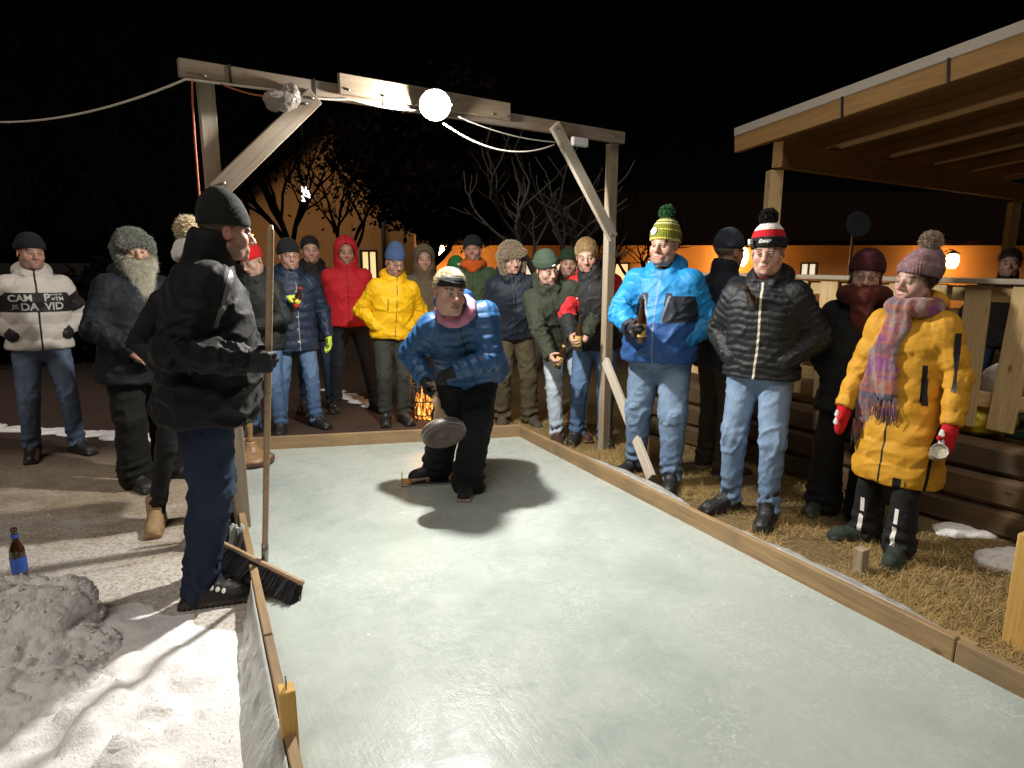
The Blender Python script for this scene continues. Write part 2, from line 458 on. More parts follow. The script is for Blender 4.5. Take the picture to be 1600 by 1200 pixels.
M['cap_dark'] = plain('dark crown cap', (.05, .045, .05), .4, metal=.6)
M['glasses'] = plain('dark spectacle frame', (.03, .03, .03), .3)
M['neon'] = cloth('neon yellow knit', (.62, .80, .10), .8, bump=.3)
M['glove_black'] = cloth('black glove', (.018, .018, .02), .6, bump=.4)
M['white_knit'] = cloth('white knit', (.75, .73, .7), .9)
# ------------------------------------------------------------------ people
def rot(yaw=0, pitch=0, roll=0):
    y, p, r = map(math.radians, (yaw, pitch, roll))
    Rz = np.array([[math.cos(y), -math.sin(y), 0], [math.sin(y), math.cos(y), 0], [0, 0, 1]])
    Rx = np.array([[1, 0, 0], [0, math.cos(p), -math.sin(p)], [0, math.sin(p), math.cos(p)]])
    Ry = np.array([[math.cos(r), 0, math.sin(r)], [0, 1, 0], [-math.sin(r), 0, math.cos(r)]])
    return Rz @ Ry @ Rx
def ik(a, b, l1, l2, hint):
    a = np.asarray(a, float); b = np.asarray(b, float); v = b - a; d = np.linalg.norm(v)
    if d > (l1 + l2) * .995: b = a + v / d * (l1 + l2) * .995; v = b - a; d = np.linalg.norm(v)
    d = max(d, abs(l1 - l2) * 1.05 + .01)
    x = (l1 * l1 - l2 * l2 + d * d) / (2 * d); h = math.sqrt(max(l1 * l1 - x * x, 0)); u = nrm(v)
    hp = np.asarray(hint, float); hp = nrm(hp - u * np.dot(hp, u)); return a + u * x + hp * h, b
FEET = {'stand': ((-.13, 0, -14), (.13, -.02, 14)), 'wide': ((-.19, 0, -16), (.19, 0, 16)), 'close': ((-.09, 0, -10), (.09, -.03, 10))}
HANDS = {'pocket': ((.155, -.085, 1.0), (1, .95, .1)), 'down': ((.29, -.05, .84), (.4, 1, 0)), 'back': ((.07, .19, .92), (1, .5, .2)), 'hold': ((.10, -.31, 1.20), (.9, .3, -.6))}
class Fig:
    def __init__(f, H=1.78, fat=1.0, belly=0.0, lean=0, roll=0, twist=0, shift=(0, 0), drop=0.0, feet='stand', hands=('pocket', 'pocket'), head=(0, 0, 0), headoff=(0, 0, 0), hs=1.0, wid=1.0, footz=(0, 0), kneehint=None, hunch=0.0):
        s = f.s = H / 1.78; f.fat = fat; f.belly = belly; f.wid = wid
        feet = FEET[feet] if isinstance(feet, str) else feet
        f.pel = A3(shift[0], shift[1], .945 * s - drop)
        le, ro = math.radians(lean), math.radians(roll)
        f.T = nrm(A3(math.sin(ro), -math.sin(le) * math.cos(ro), math.cos(le) * math.cos(ro)))
        tw = math.radians(twist); S = A3(math.cos(tw), math.sin(tw), 0); f.S = nrm(S - f.T * np.dot(S, f.T))
        f.F = np.cross(f.T, f.S); f.F = f.F if np.dot(f.F, A3(math.sin(tw), -math.cos(tw), 0)) > 0 or f.F[1] < 0 else -f.F
        f.nb = f.pel + f.T * .515 * s
        f.sh = {}; f.el = {}; f.wr = {}; f.hip = {}; f.kn = {}; f.an = {}; f.yaw = {}; f.pose = {}
        for i, sd in ((0, -1), (1, 1)):
            f.sh[sd] = f.nb - f.T * (.075 - hunch) * s + f.S * sd * .166 * s * wid * (.9 + .1 * fat) + f.F * .01 * s
            hd = hands[i]; 
            if isinstance(hd, str): tgt, hint = HANDS[hd]; tgt = A3(*tgt) * s; tgt = A3(tgt[0] * sd, tgt[1] - f.belly * .6 if tgt[1] < 0 else tgt[1], tgt[2]) + A3(f.pel[0], f.pel[1], 0); hint = A3(hint[0] * sd, *hint[1:]); f.pose[sd] = hd
            else: tgt, hint = A3(*hd[0]), A3(*hd[1]); f.pose[sd] = 'free'
            f.el[sd], f.wr[sd] = ik(f.sh[sd], tgt, .295 * s, .255 * s, hint)
            fx, fy, yw = feet[i]; f.yaw[sd] = yw
            f.hip[sd] = f.pel + A3(sd * .088 * s * (.8 + .2 * fat), 0, -.03 * s)
            f.an[sd] = A3(fx * s, fy * s, .085 * s + footz[i])
            kh = A3(sd * .25, -1, 0) if kneehint is None else A3(*kneehint[i])
            f.kn[sd], _ = ik(f.hip[sd], f.an[sd], .4185 * s, .4185 * s, kh)
        f.HR = rot(*head); f.hs = hs * (.55 + .45 * s) * 1.04
        up = nrm(f.T * .55 + A3(0, 0, .45)); f.HC = f.nb + up * .175 * s + f.F * .035 * s + A3(*headoff)
    def hl(f, p): return f.HC + f.HR @ (np.asarray(p, float) * f.hs)
    def inhead(f, P): return ((P - f.HC) @ f.HR) / f.hs
    def head_prims(f, nose=1.0, jaw=1.0, ears=True):
        h = f.hs; E_ = lambda c, r, k=.02, R=None, sub=False: ell(f.hl(c), np.array(r) * h, k * h, f.HR if R is None else f.HR @ R, sub)
        K = lambda a, b, ra, rb, k=.02, sub=False: cone(f.hl(a), f.hl(b), ra * h, rb * h, k * h, sub)
        p = [E_((0, .014, .036), (.077, .097, .087)), E_((0, -.026, -.03), (.064, .063, .085), .03),
             E_((0, -.036, -.082), (.05 * jaw, .046, .036), .03), E_((0, -.0805, -.104), (.023 * jaw, .016, .0155), .018)]
        for s in (-1, 1):
            p += [E_((s * .042, -.058, -.034), (.026, .024, .026), .022), K((s * .055, -.01, -.06), (s * .04, -.04, -.098), .02 * jaw, .018 * jaw, .025)]
        p += [K((-.036, -.081, .014), (.036, -.081, .014), .0125, .0125, .014)]
        for s in (-1, 1): p += [E_((s * .031, -.1, -.006), (.019, .015, .0115), .01, sub=True)]
        p += [K((0, -.088, .006), (0, -.112 * (.93 + .07 * nose), -.034), .0085, .0125 * nose, .012), E_((0, -.109, -.037), (.0125 * nose, .012, .0105), .008)]
        for s in (-1, 1): p += [E_((s * .0125 * nose, -.1, -.041), (.0085, .011, .008), .006)]
        p += [E_((0, -.082, -.072), (.034, .0155, .02), .016), K((-.0235, -.0905, -.070), (0, -.0945, -.0685), .0036, .0046, .006), K((.0235, -.0905, -.070), (0, -.0945, -.0685), .0036, .0046, .006), K((-.02, -.0915, -.0785), (.02, -.0915, -.0785), .0052, .0052, .006),
              E_((0, -.1005, -.0735), (.029, .0085, .0018), .003, sub=True)]
        if ears:
            for s in (-1, 1):
                p += [E_((s * .079, .012, -.012), (.0085, .019, .031), .008, rot(s * 22)), E_((s * .088, .008, -.008), (.006, .009, .015), .006, rot(s * 22), True)]
        p += [K((0, .022, -.07), f.HR.T @ (f.nb - f.HC + f.T * .01) / h, .057, .064 * f.fat ** .5, .03)]
        return p
    def hand_prims(f, sd, W, D, N, curl=(.5, .6, .5), thumb='grip', grow=0.0, spread=.06, thk=1.0, short=1.0):
        s = f.s * .98; D = nrm(D); N = nrm(np.asarray(N, float) - D * np.dot(N, D)); S = np.cross(N, D)
        if f.thumbup is not None and np.dot(S, f.thumbup) < 0: S = -S
        R = np.stack([D, S, N], 1); W = np.asarray(W, float); g = grow
        p = [rbox(W + D * .048 * s, A3(.052 * s + g, .042 * s + g, .0155 * s + g), .0145, .01, R), cone(W - D * .03, W + D * .03 * s, .026 * s + g, .03 * s + g, .014, flat=N, ff=.75)]
        if thumb == 'fist': pass
        for i, (o, L, r) in enumerate(((.031, .074, .0093), (.0105, .083, .0097), (-.0105, .077, .0092), (-.031, .060, .0082))):
            b = W + D * (.092 - .006 * abs(i - 1)) * s + S * o * s; a = 0
            q = b
            for j, fr in enumerate((.46, .30, .24)):
                a += curl[j] * (1 + .06 * i)
                d = D * math.cos(a) + N * math.sin(a) + S * (spread * (1.2 - i) * .5 if j == 0 else 0)
                e = q + nrm(d) * L * fr * s * short
                p.append(cone(q, e, (r * (1.04 - .1 * j)) * s * thk + g, (r * (.96 - .1 * j)) * s * thk + g, .0035)); q = e
        b = W + D * .022 * s + S * .034 * s + N * .006; 
        if thumb == 'grip': d1, d2 = D * .55 + S * .5 + N * .65, D * .6 + N * .75 - S * .05
        elif thumb == 'side': d1, d2 = D * .75 + S * .62 + N * .2, D * .95 + S * .2 + N * .2
        else: d1, d2 = D * .8 + S * .45 + N * .35, D * .9 + S * .1 + N * .4
        m = b + nrm(d1) * .042 * s; e = m + nrm(d2) * .036 * s
        p += [cone(b, m, .0145 * s + g, .0115 * s + g, .012), cone(m, e, .0112 * s + g, .009 * s + g, .004)]
        return p
    thumbup = None
    def body(f, root, sk, h=.0055, hands={}, nose=1.0, jaw=1.0, ears=True, look=(0, 0), beard=None, squint=.3, fl=1.0):
        s = f.s; P = f.head_prims(nose, jaw, ears)
        # torso and limbs lie inside the clothes; one continuous surface
        A = f.pel - f.T * .06 * s; fa = f.fat
        P += [tube(A, f.nb, f.S, np.array([0, .05, .12, .3, .45, .6]) * s, np.array([.07, .13, .165, .15, .14, .15]) * s * fa ** .5, np.array([.055, .075, .095, .09, .085, .09]) * s, np.zeros(6), .03)]
        for sd in (-1, 1):
            P += [cone(f.sh[sd], f.el[sd], .048 * s, .038 * s, .03), cone(f.el[sd], f.wr[sd], .04 * s, .027 * s, .012)]
            P += [cone(f.hip[sd], f.kn[sd], .075 * s, .05 * s, .03), cone(f.kn[sd], f.an[sd], .05 * s, .035 * s, .012)]
            y = math.radians(f.yaw[sd]); fd = A3(math.sin(y), -math.cos(y), 0)
            P += [cone(f.an[sd] - A3(0, 0, .035 * s), f.an[sd] + fd * .12 * s - A3(0, 0, .05 * s), .033 * s, .024 * s, .02)]
            if sd in hands: P += f.hand_prims(sd, **hands[sd])
            elif f.pose[sd] != 'pocket': P += [cone(f.wr[sd], f.wr[sd] + nrm(f.wr[sd] - f.el[sd]) * .05, .026 * s, .022 * s, .01)]
        V, F = sdf_mesh(P, h); Q = f.inhead(V)
        V = V + vnormals(V, F) * ((vnoise(Q * 60, 3) - .5) * .0012)[:, None]
        x, y, z = np.abs(Q[:, 0]), Q[:, 1], Q[:, 2]; face = y < -.035
        lips = np.where(face, 1 - np.sqrt((x / .027) ** 2 + ((z + .0738) / .0098) ** 2), -1) * .01
        bz = .0185 + .003 * (1 - ((x - .034) / .02) ** 2)
        brow = np.where(face & (y < -.05), np.minimum(.0055 - np.abs(z - bz), .021 - np.abs(x - .034)), -1)
        fl_ = np.where(face, np.maximum(1 - np.sqrt(((x - .042) / .03) ** 2 + ((z + .04) / .028) ** 2), 1 - np.sqrt((x / .017) ** 2 + ((z + .036) / .02) ** 2)), 0) * fl
        fl_ = np.maximum(fl_, np.where(x > .072, .7, 0)); inh = np.sqrt((Q ** 2).sum(1)) > .2
        stub = np.where((y < .0) & (z < -.045) & (z > -.125), np.minimum.reduce([(-.045 - z) * .6, .02 + 0 * z, np.sqrt((x / .028) ** 2 + ((z + .0735) / .014) ** 2) * .02 - .019 + .002]), -1)
        stub = np.maximum(stub, np.where((np.abs(z + .058) < .006) & (x < .026) & face, .008, -1))
        for a, v in (('lips', -1), ('brow', -1), ('fl_', 0), ('stub', -1)): pass
        lips[inh] = -1; brow[inh] = -1; fl_[inh] = .25; stub[inh] = -1
        b = MB().add(V, F, 0, {'lips': lips, 'brow': brow, 'flush': fl_, 'stub': stub})
        for sd in (-1, 1):                       # eyes and lids
            c = A3(sd * .031, -.0785, -.006); r = .0128; n = 14; vs = []; fs = []; mi = []
            lk = nrm(A3(math.sin(math.radians(look[0])), -1, -math.tan(math.radians(look[1]))))
            Re = frame(lk); Re = np.stack([Re[:, 1], Re[:, 2], Re[:, 0]], 1)
            rings = [0, .3, .52, .8, 1.2, 1.55]
            for ri, a in enumerate(rings):
                for j in range(n): w = 2 * PI * j / n; vs.append(f.hl(c + Re @ (A3(math.sin(a) * math.cos(w), math.sin(a) * math.sin(w), math.cos(a)) * r)))
            fi = [(i * n + j, i * n + (j + 1) % n, (i + 1) * n + (j + 1) % n, (i + 1) * n + j) for i in range(2) for j in range(n)]
            fw = [(i * n + j, i * n + (j + 1) % n, (i + 1) * n + (j + 1) % n, (i + 1) * n + j) for i in range(2, 5) for j in range(n)]
            n0 = b.n; b.add(vs, fi, 2); b.F.append((np.array(fw) + n0, 1, True))
            for up, ang, th in ((1, .50 - squint * .3, .0026), (-1, .62 - squint * .3, .002)):   # lids
                pts = []
                for k in range(9):
                    t = (k / 8 - .5) * 2.3; a2 = ang * up * math.cos(t * .75)
                    pts.append(f.hl(c + A3(math.sin(t) * math.cos(a2), -math.cos(t) * math.cos(a2), math.sin(a2)) * (r + .0012)))
                b.tube(pts, np.array([.5, .8, 1, 1, 1, 1, 1, .8, .5]) * th * f.hs, 0, 6)
                if up > 0:    # skin of the lid
                    g = []
                    for q in range(4):
                        for k in range(9):
                            t = (k / 8 - .5) * 2.4; a2 = (ang + q * .28) * math.cos(t * .75)
                            g.append(f.hl(c + A3(math.sin(t) * math.cos(a2), -math.cos(t) * math.cos(a2), math.sin(a2)) * (r + .001)))
                    b.add(g, [(q * 9 + k, q * 9 + k + 1, (q + 1) * 9 + k + 1, (q + 1) * 9 + k) for q in range(3) for k in range(8)], 0)
        o = b.build('body', [sk, M['eye'], M['iris']], root)
        return o
    # ---------------------------------------------------------------- clothes
    def jacket(f, root, mat, name='jacket', h=.010, hem=.14, bulk=.025, quilt=None, wr=.012, collar=.075, hood=None, masks=None, flare=0.0, sleeve=1.0, cuff=.0, seed=1, sub=(), fur=None, opencol=0.0, extra=(), gap=.0, arms=True, waist=1.0, short=0.0):
        s = f.s; fa = f.fat; P = []
        A = f.pel - f.T * hem * s if f.T[2] > .97 else f.pel - f.T * .02 * s - nrm(f.T * .6 + A3(0, 0, .4)) * (hem - .02) * s
        us = np.array([0, .03, .075, .13, .2, .3, .4, .5, .6, .75, 1.1]) * s
        ws = np.array([.075, .10, .145, .172, .181, .178, .174 * waist, .181, .190, .205 + flare, .22 + flare * 2]) * s * fa * f.wid ** .7 + bulk
        ds = np.array([.07, .088, .11, .122, .128, .124, .120, .124, .132, .14 + flare * .7, .15 + flare * 1.6]) * s * fa ** .8 + bulk + np.array([0, 0, 0, 0, .2, .6, 1, .9, .6, .3, .2]) * f.belly * .6
        of = np.array([-.015, -.012, -.005, 0, .003, .003, .003, 0, -.004, -.006, -.006]) * s + np.array([0, 0, 0, .05, .3, .7, 1, .9, .5, .2, .1]) * f.belly * .45
        L = np.linalg.norm(f.nb - A)
        P.append(tube(A, f.nb + f.T * .0, f.S, us, ws, ds, of, .03, .02))
        for sd in (-1, 1):
            if not arms: continue
            r0, r1, r2 = .066 * s * fa ** .6 * sleeve + bulk * .5, .054 * s * sleeve * fa ** .4 + bulk * .45, .041 * s * sleeve + bulk * .35
            w = f.wr[sd] - nrm(f.wr[sd] - f.el[sd]) * (.0 + short)
            P += [cone(f.nb - f.T * .05 * s + f.S * sd * .07 * s, f.sh[sd], .045 * s + bulk * .4, .056 * s + bulk * .4, .05), cone(f.sh[sd], f.el[sd], r0, r1, .045), cone(f.el[sd], w, r1, r2, .012)]
            if f.pose[sd] != 'pocket': P.append(Prim((lambda w, d: lambda Q: np.maximum(-((Q - w) @ d), np.sqrt(((Q - w) ** 2).sum(1)) - .1))(w + nrm(w - f.el[sd]) * r2 * .3, nrm(w - f.el[sd])), w - .11, w + .11, .006, True))
        if collar:
            cb = f.nb - f.T * .02 * s; ct = f.nb + nrm(f.T + .25 * (f.HC - f.nb) / .2) * collar * s
            P += [cone(cb, ct, .083 * s + bulk * .5, .076 * s + bulk * .4, .02, flat=f.F, ff=1.1)]
            P += [cone(ct - f.T * .035 * s, ct + f.T * .05, .062 * s, .066 * s, .01, sub=True)]
            if opencol: P += [ell(ct + f.F * .085 * s, (.05 + opencol, .06, .05 + opencol), .02, sub=True)]
        if hood == 'down':
            c = f.nb - f.F * .09 * s + f.T * .035 * s
            P += [ell(c, (.135 * s, .075 * s, .085 * s), .03), cone(f.nb + f.S * .1 * s - f.F * .03 * s + f.T * .03, f.nb + f.F * .085 * s + f.S * .055 * s - f.T * .005, .036 * s, .02 * s, .02), cone(f.nb - f.S * .1 * s - f.F * .03 * s + f.T * .03, f.nb + f.F * .085 * s - f.S * .055 * s - f.T * .005, .036 * s, .02 * s, .02)]
            P += [ell(f.HC + f.HR @ A3(0, .0, -.03), A3(.083, .11, .12) * f.hs, .02, sub=True)]
        if hood == 'up':
            E_ = lambda c, r, k=.03, sub=False: ell(f.hl(c), np.array(r) * f.hs, k, f.HR, sub)
            P += [E_((0, .012, .028), (.118, .135, .135)), E_((0, .02, -.08), (.118, .115, .08), .04), cone(f.hl((0, .03, -.06)), f.nb, .10 * f.hs, .11, .04)]
            P += [E_((0, -.09, -.012), (.077, .14, .098), .02, True), E_((0, -.03, -.005), (.078, .08, .1), .02, True)]
        P += list(extra)
        V, F = sdf_mesh(P, h)
        # local coordinates of every vertex
        p = V - f.nb; u = -(p @ f.T); x = p @ f.S; y = p @ f.F
        dt = P[0].fn(V); arm = np.zeros(len(V)); ta = np.zeros(len(V)); ph = np.zeros(len(V)); best = dt.copy() + .004
        for sd in (-1, 1):
            if not arms: break
            l1 = np.linalg.norm(f.el[sd] - f.sh[sd])
            for (a, b2, t0, ra, rb) in ((f.sh[sd], f.el[sd], 0, r0, r1), (f.el[sd], f.wr[sd], l1, r1, r2)):
                ba = b2 - a; t = np.clip((V - a) @ ba / (ba @ ba), 0, 1); rel = V - a - t[:, None] * ba; d = np.linalg.norm(rel, axis=1)
                m = d - (ra + t * (rb - ra)) < best
                best = np.where(m, d - (ra + t * (rb - ra)), best); arm[m] = sd; ta[m] = (t0 + t * np.linalg.norm(ba))[m]
                n1 = nrm(np.cross(ba, A3(.2, 1, .1))); n2 = nrm(np.cross(ba, n1)); ph[m] = np.arctan2(rel @ n1, rel @ n2)[m]
        ctx = dict(V=V, u=u / s, x=x / s, y=y / s, arm=arm, t=ta / s, ph=ph, f=f, z=V[:, 2])
        N = vnormals(V, F); D = np.zeros(len(V)); on = (arm != 0)
        if quilt:
            pq, aq = quilt
            uq = np.where(on, ta, u + .006 * np.sin(x * 40)) + .004 * (vnoise(V * 14, seed) - .5)
            dq = pq / 2 - np.abs(((uq / pq) % 1) - .5) * pq
            ok = (u > .0)
            D += np.where(ok | on, aq * (np.sqrt(np.clip(dq / (pq / 2), 0, 1)) - .75), 0)
            ang = np.where(on, ph * .06, x)
            D += (vnoise(np.stack([ang * 55, uq * 18, on * 7.0 + ph * 0], 1), seed + 5) - .5) * aq * .55 * np.exp(-dq / (pq * .22))
        k = wr
        n1 = ridge(fbm(np.stack([np.where(on, ta * 17, u * 9), np.where(on, np.cos(ph) * 1.1, x * 7 + u * 4), np.where(on, np.sin(ph) * 1.1 + arm * 9, y * 6)], 1), 2, seed)) ** 5
        env = np.where(on, .45 + .9 * np.exp(-((ta - .295 * s) / .09) ** 2) + .5 * np.exp(-((ta - .5 * s) / .07) ** 2), .5 + .5 * np.clip(u / .5, 0, 1))
        D += k * env * (n1 - .3)
        n2 = ridge(fbm(np.stack([np.where(on, ta * 9 + ph * .9, u * 8 + x * 9), np.where(on, ph * .8 - ta * 3, x * 5 - u * 5), y * 4 + arm * 5], 1), 2, seed + 40)) ** 6
        D += k * .7 * env * (n2 - .25) + k * .15 * (fbm(V * 45, 2, seed + 9) - .5)
        if cuff: D += np.where(on, .006 * (np.abs(ta - .52 * s) < cuff), 0)
        D *= np.clip((u + .08) / .06, .25, 1)
        V = V + N * D[:, None]
        at = masks(ctx) if masks else {}
        b = MB().add(V, F, 0, at); mats = [mat]
        if fur is not None:      # fur trim round the hood rim
            m = fur[1](ctx); ii = np.nonzero(m)[0]
            if len(ii): b.fur(V[ii], N[ii], fur[2], .045, .0022, 1, .1, seed, jit=.6); mats.append(fur[0])
        o = b.build(name, mats, root); f.jk = (V, F, o); return o
    def trousers(f, root, mat, name='trousers', h=.011, fit=1.0, flare=.0, wr=.012, masks=None, bunch=1.0, seed=3, low=0.0, seat=1.0):
        s = f.s; fa = f.fat; P = [ell(f.pel - A3(0, 0, .02 * s), A3(.165 * fa, .122 * fa * seat + f.belly * .2, .13) * s, .02)]
        for sd in (-1, 1):
            a, k, n = f.hip[sd], f.kn[sd], f.an[sd]; e = n + nrm(n - k) * (.005 - low)
            P += [cone(a, k, .097 * s * fa * (.6 + .4 * fit), .068 * s * fit * fa ** .5, .03), cone(k, e, .068 * s * fit * fa ** .5, (.056 * fit + flare) * s, .015)]
            mid = k * .6 + n * .4; P.append(cone(k + A3(0, .012, 0) * s, mid + A3(0, .02, 0) * s, .058 * s * fit, .055 * s * fit, .02))
        V, F = sdf_mesh(P, h); N = vnormals(V, F); best = np.full(len(V), 9.); t = np.zeros(len(V)); ph = t.copy(); sdm = t.copy()
        for sd in (-1, 1):
            t0 = 0
            for a, b2 in ((f.hip[sd], f.kn[sd]), (f.kn[sd], f.an[sd])):
                ba = b2 - a; L = np.linalg.norm(ba); tt = np.clip((V - a) @ ba / L ** 2, 0, 1.05); rel = V - a - tt[:, None] * ba; d = np.linalg.norm(rel, axis=1); m = d < best
                best[m] = d[m]; t[m] = t0 + tt[m] * L; ph[m] = np.arctan2(rel[:, 0], -rel[:, 1])[m]; sdm[m] = sd; t0 += L
        n1 = ridge(fbm(np.stack([t * 13 + .5 * np.sin(ph), np.cos(ph) * 1.0, np.sin(ph) * 1.0 + sdm * 5], 1), 2, seed)) ** 4
        n2 = np.sin(t * 95 + 2.2 * np.sin(ph + sdm) + 4 * vnoise(V * 9, seed))
        env = .35 + .7 * np.exp(-((t - .42 * s) / .1) ** 2) + bunch * .9 * np.clip((t - .68 * s) / .14, 0, 1) + .5 * np.exp(-(t / .09) ** 2)
        D = wr * env * (n1 - .3) * 1.15 + wr * .45 * bunch * np.clip((t - .66 * s) / .12, 0, 1) * n2 + wr * .3 * (fbm(V * 40, 2, seed + 1) - .5)
        V = V + N * D[:, None]
        ctx = dict(V=V, t=t / s, ph=ph, side=sdm, f=f); at = masks(ctx) if masks else {}
        at['fade'] = np.clip(np.cos(ph) * 1.2 - .25, 0, 1) * np.exp(-((t / s - .26) / .26) ** 2) + .25 * (n1 - .4)
        return MB().add(V, F, 0, at).build(name, mat, root)
    def boots(f, root, mat, sole=None, h=.007, shaft=.1, bulk=1.0, toe=.0, name='boot', pitch=(0, 0), dots=None):
        s = f.s * 1.02
        for i, sd in ((0, -1), (1, 1)):
            y = math.radians(f.yaw[sd]); fd = A3(math.sin(y), -math.cos(y), 0); sx = A3(math.cos(y), math.sin(y), 0); g = f.an[sd] - A3(0, 0, .085 * f.s)
            pt = math.radians(pitch[i]); up = A3(0, 0, 1)
            fd2 = nrm(fd * math.cos(pt) - up * math.sin(pt)); up2 = nrm(up * math.cos(pt) + fd * math.sin(pt)); R = np.stack([fd2, sx, up2], 1); X = lambda a, b, c: g + fd2 * a * s + sx * b * s + up2 * c * s
            P = [rbox(X(.065, 0, .016), A3(.150, .046 * bulk, .016) * s, .014, .006, R), ell(X(.14, 0, .038), A3(.078, .046 * bulk, .042 + toe) * s, .02, R), ell(X(.0, 0, .055), A3(.078, .044 * bulk, .055) * s, .02, R),
                 cone(X(.06, 0, .062), X(.12, 0, .04), .046 * s * bulk ** .5, .04 * s, .02), cone(X(.01, 0, .06), X(.0, 0, .06) + A3(0, 0, shaft * s), .05 * s * bulk ** .5, .052 * s * bulk ** .5, .02)]
            V, F = sdf_mesh(P, h); q = (V - g) @ R; z = q[:, 2]; N = vnormals(V, F)
            d = np.where(z > .036, .004 * (ridge(fbm(V * 30, 2, 5)) ** 2 - .4), np.where(z < .03, .003 * np.sign(np.sin(q[:, 0] * 260)) * (z < .014), 0))
            lace = (np.abs(q[:, 1]) < .022) & (q[:, 0] > .02) & (q[:, 0] < .12) & (z > .06)
            d = d + np.where(lace, .004 * np.sin(q[:, 0] * 330), 0)
            V = V + N * d[:, None]
            at = {'sole': .027 * s - z}
            if dots is not None: at['dots'] = dots(q / s, sd)
            MB().add(V, F, 0, at).build(name, mat, root)
    def shell(f, prims_fn, h=.006):
        return sdf_mesh(prims_fn, h)
    def beanie(f, root, mat, h=.0065, top=.0, cuff=.05, tilt=-.18, brim=.035, rib=44, name='beanie', masks=True, slouch=(0, 0), ribamp=.0022, pom=None, wide=0.0):
        E_ = lambda c, r, k=.02: ell(f.hl(c), np.array(r) * f.hs, k, f.HR)
        P = [E_((0, .014, .040), (.0885 + wide, .108 + wide, .098)), E_((slouch[0], .02 + slouch[1], .075 + top), (.066 + wide, .078 + wide, .075), .05)]
        n = f.HR @ nrm(A3(0, tilt, -1)); c = f.hl((0, -.095, brim)); 
        c2 = f.hl((0, .014, brim + tilt * .105)); P.append(Prim(lambda Q: -((Q - c2) @ n), c2 - .4, c2 + .4, .004, True))
        V, F = sdf_mesh(P, h); Q = f.inhead(V); hh = -((V - c2) @ n) / f.hs; ph = np.arctan2(Q[:, 0], -(Q[:, 1] - .014)); N = vnormals(V, F)
        D = ribamp * np.cos(rib * ph) * np.clip((.15 - hh) / .05, .25, 1) + .006 * (fbm(Q * 22, 2, 4) - .5) * np.clip(hh / .06, 0, 1)
        D += np.where((hh < cuff) & (hh > .002), .0055, 0); V = V + N * D[:, None]
        m = MB().add(V, F, 0, {'hh': hh, 'hx': Q[:, 0], 'hy': -Q[:, 1], 'hz': Q[:, 2], 'hang': ph})
        o = m.build(name, mat, root); f.hat = (V, F, o)
        if pom:
            pm, r, col = pom; cc = f.hl((slouch[0], .02 + slouch[1], .145 + top + r * .55)); a = MB()
            V2, F2 = sdf_mesh([ell(cc, r * .88, 0)], .008); N2 = vnormals(V2, F2); a.add(V2, F2); a.fur(V2, N2, int(1900 * pm), r * .32, .0026, 0, .1, 5, jit=.5); a.build('pompom', col, o)
        return o
    def trapper(f, root, mat, fmat, seed=2):
        E_ = lambda c, r, k=.02, sub=False: ell(f.hl(c), np.array(r) * f.hs, k, f.HR, sub)
        K = lambda a, b, ra, rb, k=.02: cone(f.hl(a), f.hl(b), ra * f.hs, rb * f.hs, k)
        P = [E_((0, .016, .055), (.102, .118, .098)), K((-.07, -.085, .062), (.07, -.085, .062), .032, .032, .03)]
        for s in (-1, 1): P += [K((s * .088, -.01, .03), (s * .085, -.02, -.10), .036, .026, .03), K((s * .088, .03, .03), (s * .075, .01, -.09), .036, .03, .03)]
        P += [E_((0, -.03, -.02), (.073, .12, .056), .015, True)]
        V, F = sdf_mesh(P, .008); N = vnormals(V, F); Q = f.inhead(V); V = V + N * (.014 * (fbm(Q * 38, 3, seed) - .45))[:, None]; N = vnormals(V, F)
        m = MB().add(V, F, 0); m.fur(V, N, 14000, .015, .0016, 1, .35, seed, jit=.45); f.hat = None
        return m.build('fur_hat', [mat, fmat], root)
    def beard(f, root, mat, length=.2, n=9000, full=1.0, name='beard'):
        E_ = lambda c, r, k=.02, sub=False: ell(f.hl(c), np.array(r) * f.hs, k, f.HR, sub)
        dn = f.HR.T @ A3(0, 0, -1)
        e = A3(0, -.085, -.105) + dn * length
        P = [E_((0, -.052, -.085), (.07, .05, .05)), cone(f.hl((0, -.07, -.10)), f.hl(e + A3(0, -.015, 0)), .062 * f.hs, .035 * f.hs, .03, flat=f.HR @ A3(0, 1, 0), ff=.6)]
        for s in (-1, 1): P += [cone(f.hl((s * .066, -.02, -.03)), f.hl((s * .05, -.06, -.09)), .018, .03, .02), cone(f.hl((0, -.099, -.058)), f.hl((s * .034, -.088, -.082)), .009, .011, .01)]
        P += [E_((0, -.115, -.074), (.019, .02, .006), .006, True)]
        V, F = sdf_mesh(P, .0065); N = vnormals(V, F); V = V + N * (.012 * (fbm(V * np.array([60, 60, 14]), 3, 4) - .45))[:, None]
        m = MB().add(V, F, 0); m.fur(V, N * .5, n, .05, .0012, 0, .0, 6, comb=(0, -.25, -1.0), jit=.25); return m.build(name, mat, root)
    def hair(f, root, mat, name='hair', n=6000, length=.04, cut=(.02, -.2), vol=0.0, comb=(0, .3, .2), low=-.04, fz=0.0, zmax=9):
        E_ = lambda c, r, k=.02, sub=False: ell(f.hl(c), np.array(r) * f.hs, k, f.HR, sub)
        P = [E_((0, .018, .042), (.081 + vol, .102 + vol, .092 + vol))]
        P += [E_((0, -.07, -.035 + fz), (.085, .115, .092), .01, True), E_((0, .02, low - .08), (.15, .15, .08), .02, True)]
        V, F = sdf_mesh(P, .006); N = vnormals(V, F); V = V + N * (.009 * (fbm(f.inhead(V) * np.array([55, 25, 55]), 2, 4) - .4))[:, None]
        m = MB().add(V, F, 0)
        kk = f.inhead(V)[:, 2] < (.0 if length > .06 else zmax); V, N = V[kk], N[kk]
